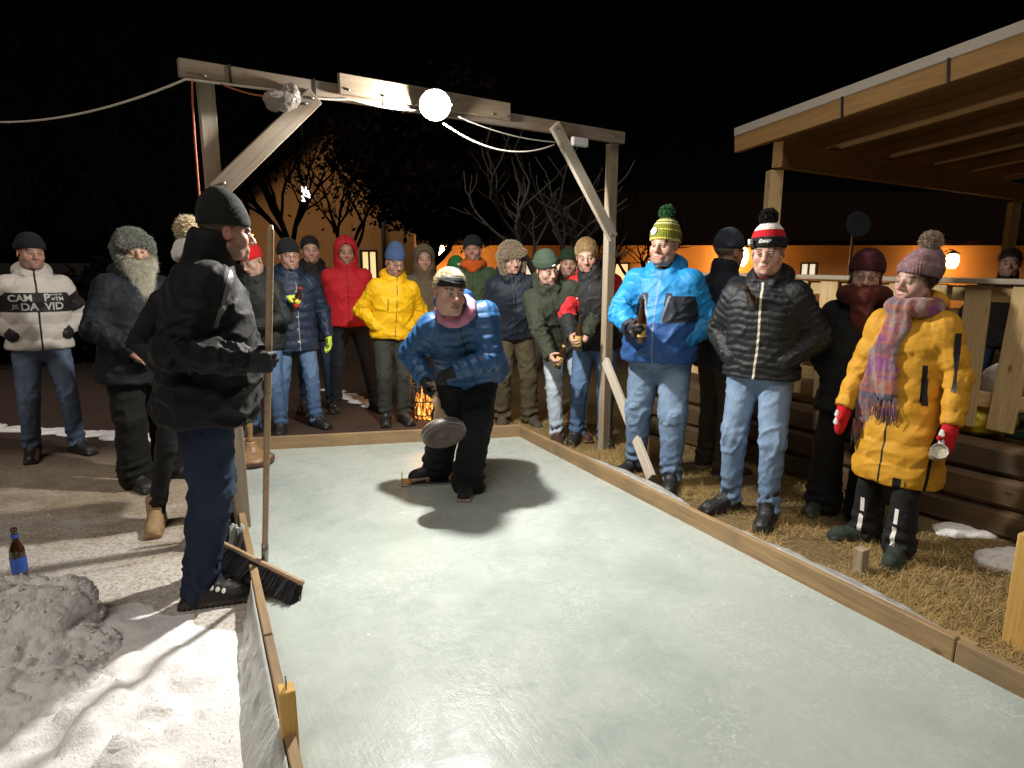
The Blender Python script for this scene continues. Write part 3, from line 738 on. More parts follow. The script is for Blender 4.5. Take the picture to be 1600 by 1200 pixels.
        m.fur(V, N, n, length, .0011, 0, .0, 3, comb=f.HR @ A3(*comb), jit=.1 if length < .06 else .05, nw=.10 if length < .06 else .02); return m.build(name, mat, root)
    def glasses(f, root, col='glasses'):
        m = MB()
        for s in (-1, 1):
            pts = [f.hl(A3(s * .033 + .022 * math.cos(a), -.106 + .004 * abs(math.cos(a)), -.008 + .016 * math.sin(a))) for a in np.linspace(0, 2 * PI, 17)]
            m.tube(pts, .0014, 0, 5, caps=False); m.tube([f.hl((s * .056, -.1, -.004)), f.hl((s * .081, -.05, 0)), f.hl((s * .083, .01, 0))], .0015, 0, 5)
        m.tube([f.hl((-.012, -.108, -.004)), f.hl((0, -.113, -.001)), f.hl((.012, -.108, -.004))], .0014, 0, 5)
        return m.build('glasses', M[col], root)
    def glove(f, root, mat, sd, name='glove', h=.006, cufflen=.06, **kw):
        P = f.hand_prims(sd, grow=.003, thk=1.12, **kw); d = nrm(f.wr[sd] - f.el[sd])
        P.append(cone(f.wr[sd] - d * cufflen, f.wr[sd] + d * .02, .036 * f.s, .033 * f.s, .015))
        V, F = sdf_mesh(P, h); N = vnormals(V, F); V = V + N * (.004 * (fbm(V * 45, 2, 3) - .5))[:, None]
        return MB().add(V, F).build(name, mat, root)
def cast_bvh(V, F): return BVHTree.FromPolygons([tuple(v) for v in V], [tuple(int(i) for i in q) for q in F])
def letters(txt, size, fn, mat, parent, name='lettering', sx=1.0, bold=0.0, shear=0.0, thick=0.0):
    """flat lettering laid onto a surface: fn(x, z) -> point of the surface in the parent's space"""
    cu = bpy.data.curves.new(name, 'FONT'); cu.body = txt; cu.size = size; cu.align_x = 'CENTER'; cu.align_y = 'CENTER'; cu.offset = bold; cu.shear = shear
    to = bpy.data.objects.new(name, cu); C.objects.link(to); dg = bpy.context.evaluated_depsgraph_get(); me = bpy.data.meshes.new_from_object(to.evaluated_get(dg))
    bpy.data.objects.remove(to)
    bm_ = __import__('bmesh'); bm = bm_.new(); bm.from_mesh(me); bm_.ops.triangulate(bm, faces=bm.faces[:]); bm.verts.index_update()
    V = [fn(v.co.x * sx, v.co.y) for v in bm.verts]; F = [[v.index for v in q.verts] for q in bm.faces]; bm.free()
    return MB().add(V, F, smooth=False).build(name, mat, parent)
def front_fn(f, bvh, cx, cz, lift=.004, tilt=0.0):
    """maps text coordinates to the front of a garment, by a cast from in front of it"""
    def fn(a, b):
        p = A3(cx + a, -1.2, cz + b + tilt * a); r = bvh.ray_cast(Vector(p), Vector((0, 1, 0)))
        return A3(*r[0]) + A3(0, -lift, 0) if r[0] is not None else A3(cx + a, -.1, cz + b)
    return fn
def person(label, u, v, rel=0, z=0.0, group=None, loc=None):
    g = atz(u, v, z) if loc is None else np.asarray(loc, float)
    r = empty('person', g, label, 'person', group, math.atan2(-g[0], g[1]) + math.radians(rel)); r['yaw'] = r.rotation_euler[2]
    return r
def toworld(r, p):
    a = r.rotation_euler[2]; c, s = math.cos(a), math.sin(a); p = np.asarray(p, float); l = r.location
    return A3(l[0] + c * p[0] - s * p[1], l[1] + s * p[0] + c * p[1], l[2] + p[2])
def tolocal(r, p):
    a = r.rotation_euler[2]; c, s = math.cos(a), math.sin(a); d = np.asarray(p, float) - np.array(r.location)
    return A3(c * d[0] + s * d[1], -s * d[0] + c * d[1], d[2])
# ------------------------------------------------------------------ setting: ground, ice, rink frame
ICE = 0.06
LD = nrm(A3(-.493, .87, 0)); LN = A3(.87, .493, 0)       # rink axis and its right-hand normal
def gz(x, y):
    """ground height: level under the crowd, falling away on the near left"""
    n = .87 * x + .493 * y; a = -.493 * x + .87 * y
    t = np.clip((.36 - n) / .4, 0, 1) * np.clip((2.6 - y) / 1.2, 0, 1); return -.12 * t * t * (3 - 2 * t)
def ground_mat():
    m, nt, b = _new('trampled gravel with dry grass and snow'); g = NT(nt); co = g.co('Object')
    sp = g.n('ShaderNodeSeparateXYZ'); g.l(co, sp.inputs[0]); x, y = sp.outputs[0], sp.outputs[1]
    n = g.math('ADD', g.math('MULTIPLY', x, .87), g.math('MULTIPLY', y, .493))
    a1 = g.noise(co, .9, 5, .6); a2 = g.noise(co, 6, 5, .65); a3 = g.noise(co, 45, 4, .7); a4 = g.noise(g.co('Object', (1, 1.6, 1)), 2.4, 6, .65)
    grav = g.mix(g.rng(a2, .3, .7), (.18, .13, .085), (.35, .28, .195)); grav = g.mix(g.rng(a3, .35, .75, 0, .8), grav, (.48, .42, .33))
    red = g.mix(g.rng(a3, .3, .7), (.045, .028, .021), (.085, .055, .04))
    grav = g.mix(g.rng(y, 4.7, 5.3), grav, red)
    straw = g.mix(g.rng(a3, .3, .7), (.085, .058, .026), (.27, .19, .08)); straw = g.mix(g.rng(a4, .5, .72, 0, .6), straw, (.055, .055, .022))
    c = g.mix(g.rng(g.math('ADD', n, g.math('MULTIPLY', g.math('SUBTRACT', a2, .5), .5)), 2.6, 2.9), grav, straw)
    far = g.rng(y, 7.5, 10.0); c = g.mix(far, c, (.010, .007, .005))  # distant ground painted near black, standing in for the dark beyond the lamps
    # old snow: thin films trodden into the gravel, thick nearer the camera on the left
    left = g.rng(n, .6, .2); near = g.rng(g.math('ADD', y, g.math('MULTIPLY', x, .25)), 4.6, 1.7, 0, .62)
    s1 = g.math('ADD', g.math('MULTIPLY', near, left), g.math('MULTIPLY', a4, .6)); film = g.rng(s1, .57, .74)
    film = g.math('MULTIPLY', film, g.rng(a3, .3, .6, .05, 1))
    c = g.mix(film, c, (.62, .59, .55))
    g.l(c, b.inputs['Base Color']); b.inputs['Roughness'].default_value = .85; b.inputs['Specular IOR Level'].default_value = .25
    g.l(g.bump(a3, .6, .02, g.bump(a2, .5, .05)), b.inputs['Normal']); return m
def grid(name, xs, ys, zf, mat, **k):
    X, Y = np.meshgrid(xs, ys, indexing='ij'); Z = zf(X, Y); nx, ny = X.shape
    V = np.stack([X, Y, Z], -1).reshape(-1, 3); I = np.arange(nx * ny).reshape(nx, ny)
    F = np.stack([I[:-1, :-1], I[1:, :-1], I[1:, 1:], I[:-1, 1:]], -1).reshape(-1, 4)
    return MB().add(V, F).build(name, mat, **k)
gx = np.concatenate([[-220, -90, -40, -20, -12], np.arange(-8, 6.01, .2), [9, 14, 24, 50, 120, 220]]); gy = np.concatenate([[-60, -10, -3], np.arange(-1, 9, .2), [10, 13, 18, 30, 60, 120, 260]])
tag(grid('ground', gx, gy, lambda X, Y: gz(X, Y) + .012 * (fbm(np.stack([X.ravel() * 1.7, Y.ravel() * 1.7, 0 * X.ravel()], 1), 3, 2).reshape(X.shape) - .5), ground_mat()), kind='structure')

# ice sheet -----------------------------------------------------------------
def ice_mat():
    m, nt, b = _new('scratched cloudy ice'); g = NT(nt); co = g.co('Object')
    mp = g.n('ShaderNodeMapping'); mp.inputs['Rotation'].default_value = (0, 0, math.radians(-29)); g.l(co, mp.inputs['Vector']); al = mp.outputs[0]
    def sc(v, s, r=0):
        q = g.n('ShaderNodeMapping'); q.inputs['Scale'].default_value = s; q.inputs['Rotation'].default_value = (0, 0, r); g.l(v, q.inputs['Vector']); return q.outputs[0]
    n1 = g.noise(co, 1.3, 5, .62, .4); n2 = g.noise(co, 7, 6, .7, .6); n3 = g.noise(sc(al, (16, 1.3, 1)), 2.2, 5, .7, .3); n4 = g.noise(co, 170, 3, .6); n5 = g.noise(sc(al, (90, .9, 1), .35), 1.6, 3, .5, .2)
    n6 = g.noise(sc(al, (70, 1.1, 1), -.5), 1.9, 3, .5, .25)
    c = g.mix(g.rng(n1, .3, .7), (.315, .365, .335), (.45, .50, .462))
    c = g.mix(g.rng(n2, .50, .68, 0, .2), c, (.52, .55, .525)); c = g.mix(g.rng(g.noise(al, 3.1, 7, .72, .8), .56, .74, 0, .4), c, (.58, .60, .58))
    c = g.mix(g.rng(n1, .55, .7, 0, .35), c, (.30, .31, .28))
    sr = g.math('MAXIMUM', g.rng(n5, .66, .72), g.rng(n6, .68, .74)); c = g.mix(g.math('MULTIPLY', sr, .3), c, (.66, .68, .66))
    fs = g.math('MULTIPLY', g.rng(g.noise(co, 75, 4, .75), .50, .66), g.rng(g.noise(co, 2.1, 4, .65, .5), .44, .62)); c = g.mix(g.math('MULTIPLY', fs, .6), c, (.66, .69, .67))
    vc = g.n('ShaderNodeTexVoronoi', feature='DISTANCE_TO_EDGE'); vc.inputs['Scale'].default_value = 1.1; dv = nt.nodes.new('ShaderNodeVectorMath'); dv.operation = 'ADD'; g.l(co, dv.inputs[0]); nv = g.n('ShaderNodeTexNoise'); nv.inputs['Scale'].default_value = 2.5; nv.inputs['Detail'].default_value = 5; g.l(co, nv.inputs['Vector']); g.l(nv.outputs['Color'], dv.inputs[1]); g.l(dv.outputs[0], vc.inputs['Vector'])
    cr_ = g.math('MULTIPLY', g.rng(vc.outputs['Distance'], .002, .007, 1, 0), g.rng(n1, .5, .6)); c = g.mix(g.math('MULTIPLY', cr_, .0), c, (.68, .70, .69))
    v = g.n('ShaderNodeTexVoronoi'); v.inputs['Scale'].default_value = 9; g.l(co, v.inputs['Vector'])
    chip = g.math('MULTIPLY', g.rng(v.outputs['Distance'], .035, .075, 1, 0), g.rng(g.noise(co, 2.7, 2), .5, .6)); c = g.mix(chip, c, (.8, .81, .79))
    v2 = g.n('ShaderNodeTexVoronoi'); v2.inputs['Scale'].default_value = 4.5; g.l(co, v2.inputs['Vector'])
    sp = g.math('MULTIPLY', g.rng(v2.outputs['Distance'], .012, .03, 1, 0), g.rng(g.noise(co, 1.9, 2), .46, .55)); c = g.mix(sp, c, (.12, .085, .05))
    yy = g.n('ShaderNodeSeparateXYZ'); g.l(co, yy.inputs[0])
    dirt = g.math('MULTIPLY', g.rng(yy.outputs[1], 3.9, 5.0, 0, .75), g.rng(g.noise(co, 13, 6, .75), .52, .72)); c = g.mix(dirt, c, (.42, .34, .22))
    g.l(c, b.inputs['Base Color']); b.inputs['Specular IOR Level'].default_value = .5; b.inputs['IOR'].default_value = 1.31
    g.l(g.rng(n2, .35, .7, .2, .5), b.inputs['Roughness'])
    g.l(g.bump(n4, .18, .003, g.bump(n2, .25, .012, g.bump(n3, .2, .006))), b.inputs['Normal']); return m
cFL, cFR = atz(361, 690, .15), atz(812, 667, .15)
R2, R3 = atz(1345, 925, .16), atz(1600, 1050, .16)
dR = nrm(R3 - cFR); dL = nrm(atz(475, 1200, .16) - atz(378, 780, .16))
cFL = atz(378, 780, .16) - dL * 1.46; cFR[2] = cFL[2] = 0
nR = cFR + dR * 7.2; nL = cFL + dL * 7.2; nR[2] = nL[2] = 0
def edge(a, b, n):
    return [a + (b - a) * i / n for i in range(n)]
ring = [cFL, cFR, nR, nL]
b = MB(); NI = 40; V = [];
for i in range(NI + 1):
    for j in range(13):
        t, q = i / NI, j / 12; p = (cFL * (1 - q) + cFR * q) * (1 - t) + (nL * (1 - q) + nR * q) * t; V.append((p[0], p[1], ICE))
F = [(i * 13 + j, (i + 1) * 13 + j, (i + 1) * 13 + j + 1, i * 13 + j + 1) for i in range(NI) for j in range(12)]
ice = b.add(V, F).build('ice', ice_mat()); tag(ice, kind='structure')
# frame of boards -------------------------------------------------------------
rf = empty('rink_frame', (*((cFL + cFR) / 2)[:2], 0), 'knee low frame of pine boards holding the ice rink', 'rink frame')
T_ = .035; BH = .155; up3 = A3(0, 0, 1)
def board(p, q, out, name='board', top=BH, low=-.02, mat='wood_board', th=T_):
    p = A3(p[0], p[1], 0) + out * th / 2; q = A3(q[0], q[1], 0) + out * th / 2; h = (top - low)
    return timber(name, p + up3 * (low + h / 2), q + up3 * (low + h / 2), th, h, M[mat], rf, bev=.004)
oR = nrm(np.cross(dR, up3)); oR = oR if oR[0] > 0 else -oR
oL = nrm(np.cross(dL, up3)); oL = oL if oL[0] < 0 else -oL
fd = nrm(cFR - cFL); oF = A3(-fd[1], fd[0], 0)
board(cFL - fd * .06, cFR + fd * .04, oF, top=.165)
sp = [0, .52, 3.62, 7.2]
for k in range(3): board(cFR + dR * (sp[k] + .003), cFR + dR * (sp[k + 1] - .003), oR, top=BH + (.004 if k == 1 else 0))
board(cFL + dL * .0, cFL + dL * 3.05, oL, top=.16); board(cFL + dL * 3.056, cFL + dL * 7.2, oL, top=.156)
for d_ in (.53, 3.6): timber('joint_block', cFR + dR * (d_ - .05) + oR * .058 + up3 * .07, cFR + dR * (d_ + .07) + oR * .058 + up3 * .07, .04, .13, M['wood_board'], rf)
# plastic pond liner hanging over the boards -----------------------------------
def film_mat():
    m, nt, b = _new('grey plastic sheeting'); g = NT(nt); co = g.co('Object'); n = g.noise(co, 5, 4, .6, .8); n2 = g.noise(g.co('Object', (1, 1, .3)), 22, 3, .5, 1.5)
    g.l(g.mix(n, (.42, .43, .40), (.60, .61, .58)), b.inputs['Base Color']); b.inputs['Roughness'].default_value = .22; b.inputs['Specular IOR Level'].default_value = .7
    b.inputs['Alpha'].default_value = .93; g.l(g.bump(n2, .35, .02, g.bump(n, .4, .03)), b.inputs['Normal']); return m
M['film'] = film_mat()
def film(name, p0, d, length, out, spread, z0, label, seed, zlow=None, taper=True, n=160, group=None):
    w = 18; V = []
    for i in range(n + 1):
        s_ = i / n * length; e = (math.sin(PI * min(1, max(0, i / n))) ** .4 if taper else 1)
        for j in range(w):
            t = j / (w - 1); p = p0 + d * s_
            wv = .8 + .4 * float(fbm(np.array([[s_ * 1.3, 3.1, seed]]), 2, seed)[0])
            o_ = T_ + .006 + spread * e * wv * (t ** .8) * .8
            x, y = (p + out * o_)[:2]
            zg = gz(x, y) + .014; zt = z0 * (1 - t) ** 1.3 if zlow is None else z0 + (zlow - z0) * t
            pk = .010 * math.sin(PI * t) * (float(fbm(np.array([[s_ * 13, t * 2.5, seed + 4]]), 2, seed)[0]) - .45) * 2 + .004 * math.sin(s_ * 17 + 5 * t + 4 * math.sin(s_ * 3)) * t
            V.append((x + out[0] * pk, y + out[1] * pk, max(zg, zg * t + zt + pk * .7)))
    F = [(i * w + j, i * w + j + 1, (i + 1) * w + j + 1, (i + 1) * w + j) for i in range(n) for j in range(w - 1)]
    o = MB().add(V, F).build(name, M['film']); sm = o.modifiers.new('thickness', 'SOLIDIFY'); sm.thickness = .003
    tag(o, label, 'plastic sheet', group); return o
film('plastic_sheet', cFL + dL * 2.55, dL, 2.4, oL, .14, .152, 'grey plastic sheet hanging off the left rink board beside the snow', 3)
film('plastic_sheet', cFR + dR * .95, dR, 1.15, oR, .16, .15, 'crumpled plastic sheet at the foot of the right gantry post and its prop', 5, zlow=.10)
film('plastic_sheet', cFR + dR * 2.35, dR, 1.25, oR, .13, .15, 'shiny crumpled plastic sheet along the right board beside the short square stake', 8, zlow=.10)
# stakes -----------------------------------------------------------------------
def stake(p, dr, w, t, z0, z1, mat, label, nails=0, lean=(0, 0), bev=.004):
    R = frame(dr); b = MB(); b.box((0, 0, (z1 - z0) / 2), (w / 2, t / 2, (z1 - z0) / 2), bev=bev)
    o = b.build('wooden_stake', M[mat]); Rl = rot(0, lean[0], lean[1]) @ R
    # grain runs along the stake: turn the piece so its local x is the long axis
    o.data.transform(Matrix(((0, 0, 1, 0), (0, 1, 0, 0), (-1, 0, 0, 0), (0, 0, 0, 1)))); Rx = Rl @ np.array([[0, 0, -1], [0, 1, 0], [1, 0, 0]])
    o.matrix_world = m4(Rx, A3(p[0], p[1], z0)); tag(o, label, 'stake')
    for k in range(nails):
        nb_ = MB().tube([(z1 - z0 - .01, 0, .008 * (2 * k - 1)), (z1 - z0 + .035, .002, .008 * (2 * k - 1))], .0022, 0, 6).build('nail', M['steel_dull'], o)
    return o
q = atz(1343, 893, 0); stake(q, dR, .055, .055, -.05, .13, 'wood_pale', 'short grey square stake outside the right rink board near the yellow coat')
q = atz(1590, 1012, .02) + oR * .03; stake(q, dR, .13, .045, -.05, .50, 'wood_new', 'tall fresh yellow stake on the right rink board at the picture edge', nails=1)
q = atz(450, 1068, .30); stake(q + A3(.0, -.02, 0), dL, .06, .05, -.14, .30, 'wood_new', 'bright yellow stake outside the left rink board near the bottom', nails=2)
# dry grass on the right, snow cover and snow heap on the left ------------------
def grass():
    r = np.random.default_rng(3); n = 90000
    y = r.uniform(2.0, 6.2, n); n_ = 2.72 + np.abs(r.normal(0, .9, n)); x = (n_ - .493 * y) / .87
    k = (x < 4.2) & (x / np.maximum(y, .1) < 1.0); x, y = x[k], y[k]; d = vnoise(np.stack([x * 3, y * 3, 0 * x], 1), 4); k = (d + r.uniform(-.22, .22, len(x)) > .46); x, y = x[k], y[k]; n = len(x)
    a = r.uniform(0, 2 * PI, n); L = r.uniform(.025, .06, n) * r.choice([1, 1, 1.6, 2.1], n); el_ = np.abs(r.normal(.25, .28, n)); w = r.uniform(.0009, .0018, n)
    p = np.stack([x, y, gz(x, y) + .004 + r.uniform(0, .012, n)], 1); dr = np.stack([np.cos(a) * np.cos(el_), np.sin(a) * np.cos(el_), np.sin(el_)], 1); sd = np.stack([-np.sin(a), np.cos(a), 0 * a], 1)
    T = np.stack([p - sd * w[:, None], p + sd * w[:, None], p + dr * L[:, None]], 1).reshape(-1, 3)
    mi = r.random(n) < .12; F = np.arange(3 * n).reshape(-1, 3); b = MB().add(T, F[~mi], 0, smooth=False); b.F.append((F[mi], 1, False))
    tag(b.build('grass', [plain('straw', (.44, .30, .115), .8, var=.35, vs=3), plain('green grass', (.075, .095, .03), .8, var=.35, vs=3)]), kind='stuff')
grass()
def snow_mat(name='snow', c=(.90, .885, .865)):
    m, nt, b = _new(name); g = NT(nt); co = g.co('Object'); n = g.noise(co, 9, 5, .65); n2 = g.noise(co, 70, 4, .7); n3 = g.noise(co, 2.2, 4, .6)
    k = g.mix(g.rng(n, .3, .7), [q * .93 for q in c], c); k = g.mix(g.rng(n3, .55, .75, 0, .35), k, (.56, .50, .43)); v = g.n('ShaderNodeTexVoronoi'); v.inputs['Scale'].default_value = 26; g.l(co, v.inputs['Vector'])
    k = g.mix(g.math('MULTIPLY', g.rng(v.outputs['Distance'], .03, .08, 1, 0), g.rng(n, .5, .6)), k, (.22, .17, .12))
    g.l(k, b.inputs['Base Color']); b.inputs['Roughness'].default_value = .75; b.inputs['Specular IOR Level'].default_value = .25
    b.inputs['Subsurface Weight'].default_value = .0
    g.l(g.bump(n2, .5, .012, g.bump(n, .5, .03)), b.inputs['Normal']); return m
M['snow'] = snow_mat()
def chunks(b, V, N, n, lo, hi, seed):
    r = np.random.default_rng(seed); i = r.integers(0, len(V), n); O = np.array([(1, 0, 0), (-1, 0, 0), (0, 1, 0), (0, -1, 0), (0, 0, 1), (0, 0, -1), (.7, .7, .5), (-.7, .6, .5)]); Fq = np.array([(0, 6, 4), (6, 2, 4), (2, 7, 4), (7, 1, 4), (1, 3, 4), (3, 0, 4), (2, 6, 0), (1, 7, 2), (0, 2, 5), (2, 1, 5), (1, 3, 5)[::1], (3, 0, 5)[::1]])
    for k in i:
        s_ = lo * (hi / lo) ** (r.random() ** 2.2); P_ = O * r.uniform(.55, 1.25, (8, 1)) * s_; R_r = rot(r.uniform(0, 360), r.uniform(0, 360), 0); b.add(P_ @ R_r.T + V[k] + N[k] * s_ * .2, Fq, smooth=False)
def snow_cover():
    xs = np.arange(-3.6, -.3, .022); ys = np.arange(.5, 3.3, .022); X, Y = np.meshgrid(xs, ys, indexing='ij'); sh = X.shape; P = np.stack([X.ravel(), Y.ravel(), 0 * X.ravel()], 1)
    n = (.87 * X + .493 * Y); bf = fbm(P * 2.3, 4, 7).reshape(sh); cl = ridge(fbm(P * 6.5, 3, 17)).reshape(sh); fn = fbm(P * 22, 3, 27).reshape(sh)
    edge_ = np.clip((2.75 - Y - .25 * (X + 1.5) + 1.1 * (bf - .5)) / .9, 0, 1) * np.clip((.335 - n) / .06, 0, 1)
    t = edge_ * (.025 + .03 * bf) + edge_ ** 2 * (.05 * np.maximum(cl - .62, 0) * np.clip((-.9 - X) / .8, .15, 1) * 2.4 + .012 * (fn - .3)) - .012
    for (u, v, r_) in ((300, 1060, .07), (255, 1105, .06), (200, 1040, .08), (330, 1010, .06), (150, 1100, .1), (260, 1030, .08), (90, 1080, .09), (210, 1150, .07), (285, 1045, .04), (315, 1035, .035), (240, 1075, .04), (180, 1070, .05), (225, 1010, .05), (345, 1060, .03), (130, 1140, .06), (60, 1130, .08), (275, 1130, .04), (320, 1110, .03), (180, 1180, .06), (235, 1190, .05)):
        c = atz(u, v, 0); d = np.hypot(X - c[0], Y - c[1]); d = d * (1 + .5 * (fn - .5)); t = t + .8 * r_ * np.clip(1.25 - (d / r_) ** 2, 0, 1) ** .5 * (.5 + .6 * fn) * edge_
    Z = gz(X, Y) + t; V = np.stack([X, Y, Z], -1).reshape(-1, 3); I = np.arange(X.size).reshape(sh)
    F = np.stack([I[:-1, :-1], I[1:, :-1], I[1:, 1:], I[:-1, 1:]], -1).reshape(-1, 4); keep = (t.ravel() > -.006)[F].any(1)
    sb_ = MB().add(V, F[keep]); kk = (t.ravel() > .012) & (V[:, 0] / np.maximum(V[:, 1], .1) > -.9); chunks(sb_, V[kk], np.tile(A3(0, 0, 1), (kk.sum(), 1)), 800, .002, .005, 9); tag(sb_.build('snow', M['snow']), kind='stuff')
snow_cover()
def lump(c, r, prims=None, h=.016, amp=.05, fr=7, seed=1):
    P = prims or [ell(c, r, .03)]; V, F = sdf_mesh(P, h)
    for it in range(2):
        N = vnormals(V, F); a = amp * (1, .4)[it]; f_ = fr * (1, 3)[it]; V = V + N * (a * (ridge(fbm(V * f_, 3, seed + it)) - .55) + a * .5 * (fbm(V * f_ * .6, 2, seed + 5) - .5))[:, None]
    return V, F
def on(u, v, z, r): return atz(u, v, z)
P = []
for (u, v, z, r) in ((50, 985, .07, (.19, .2, .19)), (0, 1005, .05, (.26, .26, .18)), (100, 970, .07, (.11, .13, .17)), (80, 940, .17, (.09, .10, .09)), (40, 1040, .02, (.25, .2, .12)), (125, 1015, .03, (.10, .11, .10)), (-60, 1000, .08, (.3, .3, .24)), (10, 1090, .0, (.26, .2, .12)), (90, 1075, .0, (.17, .14, .08))):
    P.append(ell(atz(u, v, z) + A3(0, .05, -.04), r, .05))
V, F = sdf_mesh(P, .0095)
for fr_, am_, sd_ in ((6, .075, 1), (14, .042, 2), (32, .013, 3), (70, .004, 4)):
    N = vnormals(V, F); wv = V + .03 * np.stack([fbm(V * 12, 2, 30 + i) for i in range(3)], 1); bl = np.abs(2 * vnoise(wv * fr_, 60 + sd_) - 1); V = V + N * (am_ * (np.minimum(bl, .55) - .25))[:, None]
hpb = MB().add(V, F); N = vnormals(V, F); kk = N[:, 2] > .0; chunks(hpb, V[kk], N[kk], 800, .003, .014, 5); tag(hpb.build('snow_heap', M['snow']), 'lumpy heap of shovelled snow at the left edge', 'snow heap')
for k, (u, v, r) in enumerate(((1520, 835, (.22, .05, .022)), (1585, 880, (.2, .13, .05)), (1490, 828, (.12, .06, .02)))):
    V, F = lump(atz(u, v, 0), r, None, .012, .03, 9, k + 20); o = MB().add(V, F).build('snow_patch', M['snow'])
    tag(o, ('thin strip of old snow on the grass behind the green boots', 'larger mound of old snow at the foot of the tall yellow stake', 'small flat scrap of snow left of the thin snow strip')[k], 'snow patch', 'snow patches on the grass')
# trodden snow strips further back
for k, (u0, v0, u1, v1, w) in enumerate(((-40, 668, 330, 690, .10), (515, 610, 600, 640, .09))):
    a = atz(u0, v0); c = atz(u1, v1); d = nrm(c - a); L = np.linalg.norm(c - a); pr = []
    for i in range(int(L / .16)):
        pr.append(ell(a + d * (i * .16) + A3(0, .05 * math.sin(i * 2.3), 0), (.13, w * (.5 + .6 * abs(math.sin(i * 1.7))), .012), .03))
    V, F = lump(None, None, pr, .014, .02, 16, 31 + k); tag(MB().add(V, F).build('snow_ridge', M['snow']), ('low trodden ridge of snow behind the men at the left', 'narrow ridge of snow on the dark paving behind the navy parka')[k], 'snow ridge')

# ------------------------------------------------------------------ timber gantry over the rink
gp0 = A3(-1.62, 3.42, 0); gp1 = A3(.78, 5.22, 0); gd = nrm(gp1 - gp0); gn = A3(gd[1], -gd[0], 0)     # gn faces the camera
GP = lambda u, v, off=0.0: atplane(u, v, gp0 + gn * off, gn)
gan = empty('timber_gantry', (*((gp0 + gp1) / 2)[:2], 0), 'tall timber gantry spanning the ice rink and carrying the floodlight', 'gantry')
bl, br = GP(279, 112), GP(974, 212); zb = (bl[2] + br[2]) / 2; bl[2] = br[2] = zb
def gt(name, p, q, w, t, mat='wood_old', up=gn): return timber(name, p, q, w, t, M[mat], gan, up=up)
mid = bl + (br - bl) * .345
gt('beam', bl, mid - gd * .003, .085, .045); gt('beam', mid + gd * .003, br, .085, .045)
u0 = GP(529, 134, .05); u1 = GP(796, 172, .05); uz = (u0[2] + u1[2]) / 2; u0[2] = u1[2] = uz; gt('splice_board', u0, u1, .11, .03)
pl = GP(320, 125, -.045); pl = A3(pl[0], pl[1], 0); gt('post', pl + up3 * -.05, pl + up3 * (zb + .04), .08, .045, 'wood_pale')
pr_ = GP(957, 215, -.045); pr_ = A3(pr_[0], pr_[1], 0); gt('post', pr_ + up3 * -.05, pr_ + up3 * (zb - .045), .085, .06, 'wood_pale')
for (u_, v_, o_) in ((488, 153, .06), (478, 162, .06), (350, 286, .03), (868, 200, .06), (955, 366, .06), (320, 118, .03), (958, 213, .03), (545, 140, .07), (600, 150, .07), (770, 178, .07)):
    MB().lathe([(0, .006), (.006, .006), (.0075, .003), (.0075, -.02)], 0, 10, R=np.stack([gd, -up3, gn], 1)).build('screw', M['steel_dull'], gan).location = Vector(GP(u_, v_, o_) - np.array(gan.location))
gt('brace', GP(492, 150, .04), GP(338, 300, .0) , .1, .035); gt('brace', GP(866, 195, .04), GP(958, 372, .04), .09, .035, 'wood_pale')
s1 = pr_ + up3 * .78 + gn * .04 - gd * .05; s2 = atz(1018, 747, .09)
timber('prop', s1, s2, .075, .035, M['wood_white'], gan, up=gd)
R_ = frame(gd, up3)
for t_ in (.075, .215, .372):           # straps round the beam
    c = bl + (br - bl) * t_; MB().box((0, 0, 0), (.006, .0265, .048), R=R_).build('strap', M['black'], gan).location = Vector(c - np.array(gan.location))
# floodlight ----------------------------------------------------------------------
LP = GP(680, 171, .17); LP[2] = zb - .02
fl = empty('floodlight', LP, 'glaring white round floodlight fixed to the middle of the gantry beam', 'floodlight')
aim = nrm(A3(.10, -.62, -.42)); Rf = frame(aim); Rl = np.stack([Rf[:, 1], Rf[:, 2], Rf[:, 0]], 1)
MB().lathe([(0, -.055), (.05, -.055), (.075, -.04), (.092, 0), (.098, .012), (.092, .016), (.088, .012)], 0, 28, R=Rl).build('housing', M['steel_dull'], fl)
lens = MB().lathe([(.0, .036), (.03, .034), (.06, .026), (.08, .016), (.088, .009)], 0, 28, R=Rl).build('lens', plain('lit floodlight lens', (.9, .9, .9), .4, emit=(1, .98, .96), es=60), fl)
MB().tube([A3(0, 0, .0) - gn * .28 + A3(-.07, 0, 0), -gn * .02 + A3(-.1, 0, 0), A3(-.105, 0, 0)], .006, 0, 6).tube([-gn * .28 + A3(.07, 0, 0), -gn * .02 + A3(.1, 0, 0), A3(.105, 0, 0)], .006, 0, 6).build('bracket', M['steel_dull'], fl)
# cables ---------------------------------------------------------------------------
def sag(p, q, s_, n=24, wig=.0):
    t = np.linspace(0, 1, n)[:, None]; P = p + (q - p) * t; P[:, 2] -= (s_ * 4 * t * (1 - t))[:, 0]
    if wig: P[:, 2] += wig * np.sin(t[:, 0] * 31) * np.sin(t[:, 0] * PI)
    return P
M['cable'] = plain('cream cable', (.58, .54, .45), .5); M['cable_orange'] = plain('orange cable', (.42, .10, .035), .5)
cz = lambda u, v, o=.035: GP(u, v, o)
b = MB(); b.tube(np.concatenate([sag(aty(-120, 176, 4.6), cz(290, 124), .12), sag(cz(292, 124), cz(430, 141), .0)[1:], sag(cz(432, 142), cz(545, 155), .015)[1:], sag(cz(547, 155), cz(655, 172, .07), .015)[1:]]), .0055, 0, 6)
tag(b.build('cable', M['cable']), 'long cream cable running in from the left along the gantry beam', 'cable')
b = MB(); b.tube(sag(cz(692, 192, .12), cz(866, 226, .07), .10), .0055, 0, 6); b.tube(sag(cz(715, 182, .12), cz(868, 222, .07), .03), .004, 0, 6)
